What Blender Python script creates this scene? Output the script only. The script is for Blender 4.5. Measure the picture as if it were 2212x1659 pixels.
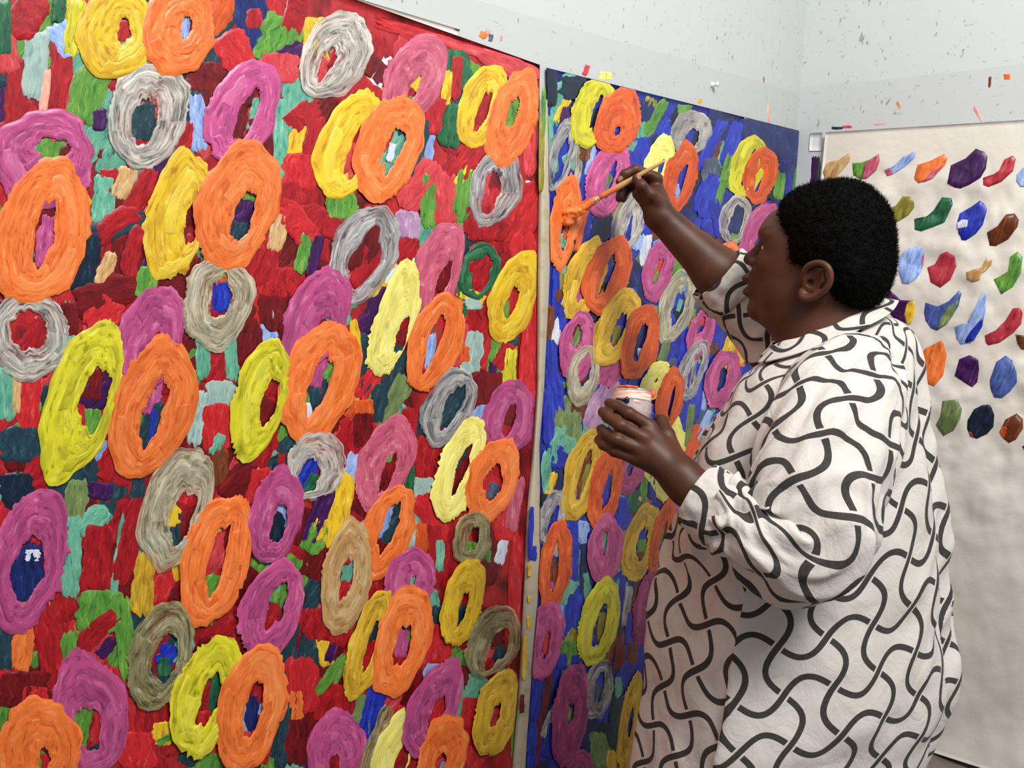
import bpy, math, random
import numpy as np
from mathutils import Matrix, Vector

for _o in list(bpy.data.objects):
    bpy.data.objects.remove(_o, do_unlink=True)
scene = bpy.context.scene
col = scene.collection
random.seed(7)
RNG = np.random.default_rng(7)

# ------------------------------------------------------------------ camera
FPX, CXP, CYP = 1700.0, 1106.0, 829.5
PITCH = math.radians(12.0)
CAM = np.array([0.0, 0.0, 1.5])
cd = bpy.data.cameras.new('camera')
cd.sensor_fit = 'HORIZONTAL'; cd.sensor_width = 36.0
cd.lens = 36.0 * FPX / 2212.0
cd.clip_start = 0.02; cd.clip_end = 60
cam = bpy.data.objects.new('camera', cd); col.objects.link(cam)
cam.location = CAM; cam.rotation_euler = (math.pi / 2 - PITCH, 0, 0)
scene.camera = cam

# ------------------------------------------------------------------ world, lights, exposure
world = bpy.data.worlds.new('world'); scene.world = world
world.use_nodes = True
wn = world.node_tree.nodes['Background']
wn.inputs[0].default_value = (0.92, 0.95, 1.0, 1); wn.inputs[1].default_value = 0.25

def area(name, loc, target, sx, sy, power, color=(1, 1, 1)):
    l = bpy.data.lights.new(name, 'AREA'); l.shape = 'RECTANGLE'; l.size = sx; l.size_y = sy
    l.energy = power; l.color = color
    o = bpy.data.objects.new(name, l); col.objects.link(o)
    o.location = loc
    d = Vector(target) - Vector(loc)
    o.rotation_euler = d.to_track_quat('-Z', 'Y').to_euler()
    return o
area('ceiling_lamp_back', (1.05, -0.05, 3.05), (0.8, 1.6, 0.9), 1.2, 0.5, 76, (1.0, 0.985, 0.96))
area('added_fill_front', (-0.5, 0.2, 3.1), (0.2, 1.6, 1.0), 1.6, 0.5, 9, (1.0, 0.98, 0.95))  # weak fill, no known fixture, added to brighten the paintings
vs = scene.view_settings
vs.view_transform = 'Standard'; vs.look = 'None'; vs.gamma = 1.0; vs.use_curve_mapping = False
vs.exposure = 0.0

# ------------------------------------------------------------------ projection helpers (real places from sight lines)
SP, CP = math.sin(PITCH), math.cos(PITCH)
FWD = np.array([0, CP, -SP]); UPV = np.array([0, SP, CP]); RGT = np.array([1.0, 0, 0])

def ray(px, py):
    dx = (np.asarray(px, float) - CXP) / FPX; dy = (np.asarray(py, float) - CYP) / FPX
    return dx[..., None] * RGT + FWD - dy[..., None] * UPV

def P(px, py, d):
    return CAM + ray(px, py) * np.asarray(d, float)[..., None]

ANG = math.radians(41.0)
DL = np.array([math.sin(ANG), math.cos(ANG), 0])        # left wall, running to the corner
NL = np.array([math.cos(ANG), -math.sin(ANG), 0])       # left wall normal into the room
DR = np.array([math.cos(ANG), -math.sin(ANG), 0])       # right wall, running away from the corner
NR = np.array([-math.sin(ANG), -math.cos(ANG), 0])      # right wall normal into the room
COR = np.array([0.815, 2.352, 0.0])

def on_plane(px, py, n, off):
    r = ray(px, py)
    t = ((COR - CAM) @ n + np.asarray(off, float)) / (r @ n)
    return CAM + r * t[..., None]
def onL(px, py, off=0.0): return on_plane(px, py, NL, off)
def onR(px, py, off=0.0): return on_plane(px, py, NR, off)

# ------------------------------------------------------------------ numpy noise
_perm = np.random.default_rng(3).permutation(256)
_perm = np.concatenate([_perm, _perm, _perm])
_g3 = np.random.default_rng(4).normal(size=(256, 3)); _g3 /= np.linalg.norm(_g3, axis=1)[:, None]
def pnoise(x, y, z=0.0):
    x, y, z = np.broadcast_arrays(np.asarray(x, float), np.asarray(y, float), np.asarray(z, float))
    xi, yi, zi = np.floor(x).astype(int), np.floor(y).astype(int), np.floor(z).astype(int)
    xf, yf, zf = x - xi, y - yi, z - zi
    u, v, w = [t * t * t * (t * (t * 6 - 15) + 10) for t in (xf, yf, zf)]
    def g(i, j, k):
        h = _perm[_perm[_perm[(xi + i) & 255] + ((yi + j) & 255)] + ((zi + k) & 255)]
        q = _g3[h]
        return q[..., 0] * (xf - i) + q[..., 1] * (yf - j) + q[..., 2] * (zf - k)
    def lp(a, b, t): return a + (b - a) * t
    return lp(lp(lp(g(0,0,0), g(1,0,0), u), lp(g(0,1,0), g(1,1,0), u), v),
              lp(lp(g(0,0,1), g(1,0,1), u), lp(g(0,1,1), g(1,1,1), u), v), w) * 1.6
def fbm(x, y, z=0.0, o=3):
    s = 0; a = 1.0
    for i in range(o):
        s = s + a * pnoise(x * 2 ** i + 13.1 * i, y * 2 ** i + 7.7 * i, np.asarray(z) * 2 ** i); a *= 0.5
    return s
def sstep(a, b, x):
    t = np.clip((x - a) / (b - a), 0, 1); return t * t * (3 - 2 * t)

# ------------------------------------------------------------------ object helpers
def empty(name, loc, label, cat, group=None):
    o = bpy.data.objects.new(name, None); col.objects.link(o)
    o.location = loc; o.empty_display_size = 0.05
    o['label'] = label; o['category'] = cat
    if group: o['group'] = group
    return o

def mesh(name, verts, faces, mat=None, parent=None, uv=None, smooth=True, label=None, cat=None, kind=None):
    me = bpy.data.meshes.new(name)
    verts = np.asarray(verts, np.float32).reshape(-1, 3)
    if isinstance(faces, np.ndarray):
        n = faces.shape[1]; m = faces.shape[0]
        me.vertices.add(len(verts)); me.vertices.foreach_set('co', verts.ravel())
        me.loops.add(m * n); me.loops.foreach_set('vertex_index', faces.astype(np.int32).ravel())
        me.polygons.add(m)
        me.polygons.foreach_set('loop_start', np.arange(0, m * n, n, dtype=np.int32))
        me.update(calc_edges=True)
    else:
        me.from_pydata([tuple(v) for v in verts], [], faces)
    if uv is not None:
        ul = me.uv_layers.new(name='UVMap')
        li = np.empty(len(me.loops), np.int32); me.loops.foreach_get('vertex_index', li)
        ul.data.foreach_set('uv', np.asarray(uv, np.float32)[li].ravel())
    me.validate()
    me.polygons.foreach_set('use_smooth', np.full(len(me.polygons), smooth))
    if mat: me.materials.append(mat)
    o = bpy.data.objects.new(name, me); col.objects.link(o)
    if parent:
        o.parent = parent
        o.matrix_parent_inverse = Matrix.Translation(-parent.location) if parent.parent is None else Matrix.Identity(4)
    if label: o['label'] = label
    if cat: o['category'] = cat
    if kind: o['kind'] = kind
    return o

def grid_faces(nv, nu, close_u=False):
    j = np.arange(nv - 1)[:, None]; i = np.arange(nu if close_u else nu - 1)[None, :]
    i2 = (i + 1) % nu
    f = np.stack(np.broadcast_arrays(j * nu + i, j * nu + i2, (j + 1) * nu + i2, (j + 1) * nu + i), -1)
    return f.reshape(-1, 4)

def box(name, p0, ex, ey, ez, mat, parent=None, **kw):
    p0, ex, ey, ez = map(np.asarray, (p0, ex, ey, ez))
    v = [p0, p0 + ex, p0 + ex + ey, p0 + ey, p0 + ez, p0 + ex + ez, p0 + ex + ey + ez, p0 + ey + ez]
    f = np.array([[0,3,2,1],[4,5,6,7],[0,1,5,4],[1,2,6,5],[2,3,7,6],[3,0,4,7]])
    return mesh(name, np.array(v), f, mat, parent, smooth=False, **kw)

# ------------------------------------------------------------------ material helpers
def lin(c):
    c = np.asarray(c, float) / 255.0
    return tuple(np.where(c <= 0.04045, c / 12.92, ((c + 0.055) / 1.055) ** 2.4)) + (1.0,)

class NT:
    def __init__(self, name):
        self.m = bpy.data.materials.new(name); self.m.use_nodes = True
        self.t = self.m.node_tree; self.b = self.t.nodes['Principled BSDF']; self.out = self.t.nodes['Material Output']
    def n(self, typ, **kw):
        nd = self.t.nodes.new(typ)
        for k, v in kw.items(): setattr(nd, k, v)
        return nd
    def set(self, sock, v):
        if isinstance(v, bpy.types.NodeSocket): self.t.links.new(v, sock)
        else: sock.default_value = v
    def math(self, op, a, b=None, c=None):
        nd = self.n('ShaderNodeMath', operation=op)
        self.set(nd.inputs[0], a)
        if b is not None: self.set(nd.inputs[1], b)
        if c is not None: self.set(nd.inputs[2], c)
        return nd.outputs[0]
    def noise(self, vec=None, scale=5.0, detail=3.0, rough=0.5, w=None, dist=0.0):
        nd = self.n('ShaderNodeTexNoise', noise_dimensions='4D' if w is not None else '3D')
        if vec is not None: self.set(nd.inputs['Vector'], vec)
        if w is not None: self.set(nd.inputs['W'], w)
        nd.inputs['Scale'].default_value = scale; nd.inputs['Detail'].default_value = detail
        nd.inputs['Roughness'].default_value = rough; nd.inputs['Distortion'].default_value = dist
        return nd.outputs['Fac']
    def ramp(self, fac, stops, interp='LINEAR'):
        nd = self.n('ShaderNodeValToRGB'); cr = nd.color_ramp; cr.interpolation = interp
        while len(cr.elements) < len(stops): cr.elements.new(0.5)
        for e, (p, c) in zip(cr.elements, stops):
            e.position = p; e.color = c if len(c) == 4 else tuple(c) + (1,)
        self.set(nd.inputs[0], fac); return nd.outputs[0]
    def mix(self, fac, a, b):
        nd = self.n('ShaderNodeMix', data_type='RGBA')
        self.set(nd.inputs['Factor'], fac); self.set(nd.inputs['A'], a); self.set(nd.inputs['B'], b)
        return nd.outputs['Result']
    def mapping(self, vec, scale=(1, 1, 1), loc=(0, 0, 0), rot=(0, 0, 0)):
        nd = self.n('ShaderNodeMapping'); self.set(nd.inputs[0], vec)
        nd.inputs['Scale'].default_value = scale; nd.inputs['Location'].default_value = loc
        nd.inputs['Rotation'].default_value = rot
        return nd.outputs[0]
    def coord(self, which): return self.n('ShaderNodeTexCoord').outputs[which]
    def bump(self, h, strength=0.3, dist=0.002):
        nd = self.n('ShaderNodeBump'); nd.inputs['Strength'].default_value = strength
        nd.inputs['Distance'].default_value = dist; self.set(nd.inputs['Height'], h)
        self.t.links.new(nd.outputs[0], self.b.inputs['Normal']); return nd
    def base(self, v): self.set(self.b.inputs['Base Color'], v)
    def p(self, **kw):
        for k, v in kw.items(): self.set(self.b.inputs[k.replace('_', ' ')], v)

def plain(name, c, rough=0.5, **kw):
    t = NT(name); t.base(lin(c)); t.p(Roughness=rough, **kw); return t.m

W1 = (1, 1, 1, 1); K1 = (0, 0, 0, 1)

def wall_mat(name, base, band, flat_dir, zline, density):
    t = NT(name); pos = t.coord('Object')
    sep = t.n('ShaderNodeSeparateXYZ'); t.set(sep.inputs[0], pos)
    tone = t.noise(pos, 2.2, 3, 0.5)
    c = t.mix(t.math('MULTIPLY', tone, 0.35), lin(base), lin([b - 22 for b in base]))
    # lower band: a patch repainted in a greyer white
    edge = t.math('ADD', sep.outputs[2], t.math('MULTIPLY', t.noise(pos, 3.0, 2), 0.03))
    bm = t.math('LESS_THAN', edge, zline)
    c = t.mix(t.math('MULTIPLY', bm, 0.55), c, lin(band))
    # scuffs, staple holes and torn flecks
    v1 = t.mapping(pos, (1, 1, 0.45), rot=(0.25, 0.1, 0.3))
    f1 = t.noise(v1, 78, 2.5, 0.65)
    cl = t.noise(pos, 6.0, 2, 0.5)
    f1 = t.math('ADD', f1, t.math('MULTIPLY', t.math('SUBTRACT', cl, 0.5), 0.12))
    m1 = t.ramp(f1, [(density, K1), (density + 0.025, W1)])
    c = t.mix(t.math('MULTIPLY', m1, 0.6), c, lin((110, 106, 106)))
    f2 = t.noise(t.mapping(pos, (1, 1, 2.2), loc=(3, 1, 2)), 55, 2, 0.6)
    m2 = t.ramp(f2, [(density + 0.01, K1), (density + 0.03, W1)])
    c = t.mix(t.math('MULTIPLY', m2, 0.5), c, lin((150, 146, 144)))
    t.base(c); t.p(Roughness=0.6)
    t.bump(t.noise(pos, 90, 3), 0.15, 0.001)
    return t.m
ZBL = float(onL(1430, 100)[2]); ZBR = float(onR(2000, 160)[2]) + 0.015
M_WL = wall_mat('painted_board_left', (200, 205, 204), (187, 190, 188), 0, ZBL, 0.672)
M_WR = wall_mat('painted_board_right', (206, 211, 210), (194, 196, 197), 0, ZBR, 0.664)

# ------------------------------------------------------------------ the room
TH = 0.06
wl = box('wall_left', COR + NL * -TH - DL * 3.6, DL * (3.6 + TH), NL * TH, np.array([0, 0, 2.9]), M_WL, label='white scuffed board wall behind the two bright paintings', kind='structure')
wr = box('wall_right', COR + NR * -TH, DR * 2.9, NR * TH, np.array([0, 0, 2.9]), M_WR, label='pale grey scuffed board wall behind the sheet of paint patches', kind='structure')
t = NT('studio_floor'); pos = t.coord('Object')
c = t.ramp(t.noise(pos, 5, 4, 0.6), [(0.3, lin((104, 94, 84))), (0.7, lin((138, 126, 112)))])
sp = t.ramp(t.noise(pos, 38, 1, 0.4), [(0.69, K1), (0.71, W1)])
spc = t.ramp(t.noise(t.mapping(pos, loc=(5, 2, 0)), 9, 1), [(0.35, lin((35, 45, 90))), (0.5, lin((180, 60, 50))), (0.65, lin((60, 60, 60)))])
t.base(t.mix(sp, c, spc)); t.p(Roughness=0.55)
mesh('floor', np.array([[-4, -3, 0], [4, -3, 0], [4, 4, 0], [-4, 4, 0]], float), np.array([[0, 1, 2, 3]]), t.m,
     smooth=False, label='grey brown studio floor spotted with dried paint', kind='structure')

# ------------------------------------------------------------------ paint
COLS = {
 'orange': ((243,126,58),(205,86,30),(250,160,95)), 'rorange': ((222,92,36),(176,58,18),(240,130,70)),
 'yellow': ((240,200,42),(190,140,30),(250,226,90)), 'gold': ((228,182,50),(165,125,30),(244,212,90)),
 'lime': ((226,218,44),(150,150,30),(246,240,90)), 'lemon': ((248,238,124),(205,195,90),(253,248,170)),
 'pink': ((196,82,138),(140,52,104),(222,126,170)), 'rose': ((206,98,124),(160,62,92),(228,150,160)),
 'magenta': ((170,60,120),(118,34,92),(206,96,150)),
 'red': ((176,24,34),(120,10,20),(206,52,58)), 'scarlet': ((204,38,44),(160,20,30),(226,80,80)), 'dkred': ((116,14,22),(70,6,14),(156,30,34)),
 'coral': ((216,70,76),(176,40,54),(232,116,112)), 'green': ((92,152,58),(50,104,44),(134,184,84)),
 'dkgreen': ((34,104,66),(18,66,48),(70,140,96)), 'teal': ((98,172,144),(60,126,116),(146,204,176)),
 'dkteal': ((34,66,78),(18,38,54),(66,100,106)), 'ltblue': ((158,184,232),(104,136,208),(204,218,244)),
 'white': ((222,226,238),(176,186,216),(240,242,248)), 'purple': ((66,20,86),(34,8,50),(110,54,126)),
 'blue': ((28,48,178),(16,22,120),(56,86,206)), 'navy': ((22,40,104),(12,20,62),(44,70,140)),
 'midnight': ((16,36,58),(8,18,34),(36,64,86)), 'olive': ((148,140,50),(98,94,32),(186,176,90)),
 'paleteal': ((168,196,188),(124,160,156),(204,220,212)), 'tan': ((206,164,106),(160,112,62),(232,206,164)),
 'brown': ((116,58,28),(74,32,14),(156,92,52)), 'gray': ((176,172,166),(112,108,108),(214,210,204)),
 'lilac': ((186,146,180),(140,98,146),(216,190,212)), 'peach': ((236,170,150),(214,110,90),(246,206,190)),
 'moss': ((118,140,84),(80,104,64),(156,172,116)), 'slate': ((78,92,116),(50,60,84),(120,132,150)),
 'brick': ((184,54,66),(148,34,48),(206,92,98)), 'cobalt': ((76,100,168),(50,64,128),(124,146,204)),
 'drywhite': ((216,210,198),(86,82,86),(236,232,224)), 'drygray': ((186,184,184),(70,70,80),(220,220,220)),
 'drybeige': ((204,196,168),(126,118,86),(226,220,200)), 'dryolive': ((166,158,112),(84,78,50),(214,206,170)),
}
DIRT = {'yellow': (168, 92, 44), 'gold': (120, 96, 36), 'lime': (150, 120, 40), 'lemon': (196, 190, 110), 'orange': (190, 92, 36), 'rorange': (150, 62, 24), 'pink': (128, 60, 110), 'rose': (150, 60, 80),
        'drywhite': (104, 98, 102), 'drygray': (84, 84, 92), 'drybeige': (140, 128, 100), 'dryolive': (60, 54, 34), 'tan': (226, 212, 180), 'teal': (150, 205, 185), 'dkteal': (16, 34, 60), 'red': (110, 10, 26), 'scarlet': (170, 24, 44), 'green': (150, 190, 80), 'blue': (60, 90, 200)}
PAINT = {}
def paint(cn):
    if cn in PAINT: return PAINT[cn]
    b, d, l = [lin(x) for x in COLS[cn]]
    t = NT('paint_' + cn)
    uv = t.coord('UV'); rnd = t.n('ShaderNodeObjectInfo').outputs['Random']
    w = t.math('MULTIPLY', rnd, 60.0)
    streak = t.noise(t.mapping(uv, (0.7, 1.9, 1)), 1.9, 3, 0.62, w=w, dist=0.35)
    blot = t.noise(t.mapping(uv, (0.6, 1.2, 1)), 1.5, 1, 0.5, w=t.math('ADD', w, 5.0))
    c = t.ramp(streak, [(0.34, d), (0.46, b), (0.56, b), (0.67, l)])
    fine = t.noise(t.mapping(uv, (0.4, 5.0, 1)), 2.4, 3, 0.7, w=t.math('ADD', w, 21.0), dist=0.5)
    area_ = t.noise(t.mapping(uv, (0.5, 0.8, 1)), 1.3, 1, 0.5, w=t.math('ADD', w, 33.0))
    fm = t.math('MULTIPLY', t.ramp(fine, [(0.46, K1), (0.60, W1)]), t.ramp(area_, [(0.46, K1), (0.57, W1)]))
    c = t.mix(t.math('MULTIPLY', fm, 0.55), c, lin(DIRT.get(cn, COLS[cn][1])))
    dm = t.ramp(blot, [(0.50, K1), (0.68, W1)])
    c = t.mix(t.math('MULTIPLY', dm, 0.5), c, d)
    tn = t.n('ShaderNodeAttribute', attribute_name='tone').outputs['Fac']
    c = t.mix(t.math('MAXIMUM', t.math('MULTIPLY', tn, 0.55), 0.0), c, l)
    c = t.mix(t.math('MAXIMUM', t.math('MULTIPLY', tn, -0.5), 0.0), c, d)
    if not cn.startswith('dry'):
        hs = t.n('ShaderNodeHueSaturation')
        t.set(hs.inputs['Color'], c)
        t.set(hs.inputs['Value'], t.math('ADD', t.math('MULTIPLY', rnd, 0.18), 0.91))
        hs.inputs['Hue'].default_value = 0.5
        c = hs.outputs[0]
    t.base(c); t.p(Roughness=0.38)
    t.b.inputs['Specular IOR Level'].default_value = 0.45
    t.bump(t.math('ADD', streak, t.math('MULTIPLY', fine, 0.2)), 0.09, 0.0016)
    if cn.startswith('dry'):
        s2 = t.noise(t.mapping(uv, (0.4, 3.0, 1)), 1.7, 3, 0.68, w=t.math('ADD', w, 9.0), dist=0.8)
        a = t.ramp(s2, [(0.36, (0.25,)*3 + (1,)), (0.60, W1)])
        t.set(t.b.inputs['Alpha'], a)
    PAINT[cn] = t.m
    return t.m

def ring_mesh(place, cx, cy, rx, ry, tilt, hx, hy, hcx, hcy, seed, z0, relief, pxm):
    """closed brush ring; place(px,py,off)->world. pxm: pixel size used for raggedness."""
    nu, nv = 120, 15
    hx, hy = hx * 0.86, hy * 0.95
    th = np.linspace(0, 2 * np.pi, nu, endpoint=False)[None, :]
    r = np.linspace(0, 1, nv)[:, None]
    a = math.radians(tilt); ca, sa = math.cos(a), math.sin(a)
    def ell(ex, ey, ox, oy, amp, s):
        n = 1 + amp * 1.5 * fbm(np.cos(th) * 1.2 + s, np.sin(th) * 1.2 + s * 1.7, s, 2) + amp * 0.35 * pnoise(np.cos(th) * 5, np.sin(th) * 5, s)
        x = ex * np.cos(th) * n; y = ey * np.sin(th) * n
        return ox + x * ca - y * sa, oy + x * sa + y * ca
    ox_, oy_ = ell(rx, ry, cx, cy, 0.075, seed * 1.13)
    ix_, iy_ = ell(max(hx, 1.0), max(hy, 1.0), hcx, hcy, 0.22, seed * 2.31 + 9)
    # bristle raggedness at rim
    px = ix_ + (ox_ - ix_) * r; py = iy_ + (oy_ - iy_) * r
    msk = np.clip(pnoise(np.cos(th) * 1.3 + seed, np.sin(th) * 1.3, 4.4) * 2.2, 0.08, 1)
    rag = (pnoise(th * 24 + seed, r * 2, seed) * 0.045 * msk + np.clip(pnoise(np.cos(th) * 2.6 + seed, np.sin(th) * 2.6, seed), 0, 1) * 0.05) * (rx + ry) * sstep(0.8, 1.0, r)
    rag = rag - pnoise(th * 20 + seed, 7.1, seed) * 0.016 * msk * (rx + ry) * (1 - sstep(0.0, 0.15, r))
    px = px + np.cos(th + a) * rag; py = py + np.sin(th + a) * rag
    edge = np.clip(np.minimum(r, 1 - r) / 0.12, 0, 1) ** 0.6
    bris = 0.24 * pnoise(r * 6 + 1.2 * pnoise(th * 0.8, seed, 0) + seed, th * 1.1, seed) + 0.10 * pnoise(r * 14 + seed, th * 1.9, seed + 4)
    rim = 0.5 * sstep(0.72, 0.88, r) * (0.5 + pnoise(th * 1.5 + seed, seed, 1.5))
    h = edge * (0.5 + bris + rim + 0.55 * pnoise(np.cos(th) * 2 + seed, np.sin(th) * 2, r * 2))
    h = z0 - 0.0007 * (1 - np.minimum(edge * 3, 1)) + relief * np.maximum(h, 0.05) * edge
    v = place(px, py, h).reshape(-1, 3)
    per = math.pi * (rx + ry) / 60.0
    wv = max(rx - hx, 15) / 24.0
    uv = np.stack(np.broadcast_arrays(th / (2 * np.pi) * per + seed, r * wv), -1).reshape(-1, 2)
    f = grid_faces(nv, nu, True); tone = np.zeros(len(v))
    # later passes of the brush over the same ring
    rg = random.Random(int(seed * 1000))
    for j in range(5):
        t0, span = rg.uniform(0, 2 * np.pi), rg.uniform(0.9, 2.6); ra = rg.uniform(0.02, 0.5); rb = ra + rg.uniform(0.3, 0.48)
        na, nb = 44, 8
        q = np.linspace(0, 1, na)[None, :]; s = np.linspace(0, 1, nb)[:, None]
        end = 0.07 * pnoise(s * 5 + seed, j, seed)
        T = t0 + span * (q * (1 + end) - end * 0.5)
        rr = ra + (rb - ra) * (0.08 * pnoise(q * 3 + seed, j * 2.0, 1) + s * (1 + 0.15 * pnoise(q * 3, s + j, seed)))
        rr = np.clip(rr, 0.01, 0.99)
        def at(T, key):
            src = {'ox': ox_, 'oy': oy_, 'ix': ix_, 'iy': iy_}[key][0]
            return np.interp(np.mod(T, 2 * np.pi), np.r_[th[0], 2 * np.pi], np.r_[src, src[0]])
        ax, ay = at(T, 'ix') * (1 - rr) + at(T, 'ox') * rr, at(T, 'iy') * (1 - rr) + at(T, 'oy') * rr
        e2 = np.clip(np.minimum(np.minimum(s, 1 - s) * 4, np.minimum(q, 1 - q) * 14), 0, 1) ** 0.6
        hh = z0 - 0.0004 * (1 - np.minimum(e2 * 2, 1)) + relief * (0.45 + 0.14 * j) * np.minimum(e2 * 2, 1) + relief * 0.35 * e2 * np.maximum(0.5 + 0.8 * pnoise(s * 5 + seed, q * 2, j + seed), 0)
        f = np.concatenate([f, grid_faces(nb, na) + len(v)])
        v = np.concatenate([v, place(ax, ay, hh).reshape(-1, 3)])
        uv = np.concatenate([uv, np.stack(np.broadcast_arrays(q * span * per / 6.28 + seed + 31 * j, s * 0.4 * wv + j * 3.3), -1).reshape(-1, 2)])
        tone = np.concatenate([tone, np.full(na * nb, rg.choice([-0.75, -0.4, 0.0, 0.35, 0.7]))])
    return v, f, uv, tone

def dab_mesh(place, cx, cy, hw, hh, tilt, seed, z0, relief, bend=0.0):
    """open brush stroke: hw across, hh along (pixels), tilt clockwise from vertical"""
    nu, nv = 20, 9
    tt = np.linspace(-1, 1, nu)[None, :]; s = np.linspace(-1, 1, nv)[:, None]
    a = math.radians(tilt)
    wprof = (1 - np.abs(tt) ** 4) ** 0.5 * 0.35 + 0.65
    wprof = wprof * (1 + 0.28 * pnoise(tt * 1.6 + seed, seed, s * 0.6 + np.sign(s)))
    endrag = 1 + 0.16 * pnoise(s * 3.2 + seed, seed * 1.7, np.sign(tt)) * (np.abs(tt) > 0.72)
    X = s * hw * wprof; Y = tt * hh * endrag
    X = X + bend * hh * (tt ** 2 - 0.4)
    X = X + hw * 0.18 * pnoise(tt * 4 + seed, s * 2, seed)
    px = cx + X * math.cos(a) - Y * math.sin(a); py = cy + X * math.sin(a) + Y * math.cos(a)
    edge = np.clip(np.minimum(1 - np.abs(s), (1 - np.abs(tt)) * 1.5) / 0.25, 0, 1) ** 0.6
    h = z0 - min(z0, 0.0007) * (1 - np.minimum(edge * 3, 1)) + relief * edge * np.maximum(0.5 + 0.6 * pnoise(s * 4 + seed, tt, seed), 0.05)
    v = place(px, py, h)
    uv = np.stack(np.broadcast_arrays(tt * hh / 45.0 + seed, s * hw / 24.0), -1).reshape(-1, 2)
    return v.reshape(-1, 3), grid_faces(nv, nu), uv

def poly_inside(poly, x, y):
    c = False; n = len(poly)
    for i in range(n):
        x1, y1 = poly[i]; x2, y2 = poly[(i + 1) % n]
        if (y1 > y) != (y2 > y) and x < (x2 - x1) * (y - y1) / (y2 - y1) + x1: c = not c
    return c

def sheet(name, left, right, place, off, mat, parent, nv=90, nu=40, wav=0.0):
    """hanging sheet between two edge polylines [(x,y)...] given top to bottom; has thickness"""
    def resample(pl, n):
        pl = np.array(pl, float); d = np.r_[0, np.cumsum(np.linalg.norm(np.diff(pl, axis=0), axis=1))]
        s = np.linspace(0, d[-1], n)
        return np.stack([np.interp(s, d, pl[:, 0]), np.interp(s, d, pl[:, 1])], -1)
    Lp, Rp = resample(left, nv), resample(right, nv)
    u = np.linspace(0, 1, nu)[None, :, None]
    pp = Lp[:, None] * (1 - u) + Rp[:, None] * u
    o = off + (wav(pp[..., 0], pp[..., 1]) if callable(wav) else 0.0)
    v = place(pp[..., 0], pp[..., 1], o).reshape(-1, 3)
    vb = place(pp[..., 0], pp[..., 1], o - 0.0012).reshape(-1, 3)
    f = grid_faces(nv, nu); n0 = nv * nu
    rim = []
    idx = np.arange(n0).reshape(nv, nu)
    loop = list(idx[0]) + list(idx[1:, -1]) + list(idx[-1, -2::-1]) + list(idx[-2:0:-1, 0])
    for i in range(len(loop)):
        a_, b_ = loop[i], loop[(i + 1) % len(loop)]
        rim.append((b_, a_, a_ + n0, b_ + n0))
    F = np.concatenate([f[:, ::-1], f + n0, np.array(rim)])
    uv = np.concatenate([pp.reshape(-1, 2), pp.reshape(-1, 2)]) / 100.0
    return mesh(name, np.concatenate([v, vb]), F, mat, parent, uv=uv)

def ground_mat(name, stops, scale):
    t = NT(name); uv = t.coord('UV')
    w = t.noise(t.mapping(uv, (1, 0.6, 1), rot=(0, 0, 0.3)), scale, 3, 0.55, dist=0.6)
    c = t.ramp(w, [(p_, lin(c_)) for p_, c_ in stops])
    st = t.noise(t.mapping(uv, (6, 1, 1), rot=(0, 0, 0.3)), 2.5, 4, 0.6)
    c = t.mix(t.math('MULTIPLY', t.ramp(st, [(0.5, K1), (0.75, W1)]), 0.3), c, lin((0, 0, 0)))
    t.base(c); t.p(Roughness=0.4); t.bump(st, 0.5, 0.002)
    return t.m

# ---------- red painting
REDP = [(-160, -330), (400, -85), (690, -4), (1000, 88), (1166, 140), (1163, 400), (1160, 600), (1158, 850), (1147, 1000), (1137, 1110), (1132, 1250), (1120, 1480), (1106, 1659), (1100, 1800), (-160, 2100)]
rp = empty('abstract_painting', onL(500, 1900), 'large red abstract painting covered in orange, pink and yellow rings', 'painting')
red_ground = ground_mat('red_ground', [(0.30, (70, 10, 18)), (0.42, (128, 16, 24)), (0.52, (168, 26, 34)), (0.64, (188, 40, 46)), (0.75, (60, 90, 60))], 1.5)
OFF = 0.005
sheet('canvas', [(-160, -330), (-160, 2100)], [(1166, 140), (1163, 400), (1160, 600), (1158, 850), (1147, 1000), (1137, 1110), (1132, 1250), (1120, 1480), (1106, 1659), (1100, 1800)], onL, OFF, red_ground, rp)
def clamped(left, right, top):
    lx, ly = [p[0] for p in left], [p[1] for p in left]; rx, ry = [p[0] for p in right], [p[1] for p in right]
    tx, ty = [p[0] for p in top], [p[1] for p in top]
    def place(px, py, h):
        px = np.asarray(px, float); py = np.asarray(py, float)
        px = np.clip(px, np.interp(py, ly, lx) + 1, np.interp(py, ry, rx) - 1)
        py = np.maximum(py, np.interp(px, tx, ty) + 1)
        return onL(px, py, OFF + h)
    return place
placeL = clamped([(-160, -330), (-160, 2100)], REDP[4:14], REDP[:5])

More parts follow.
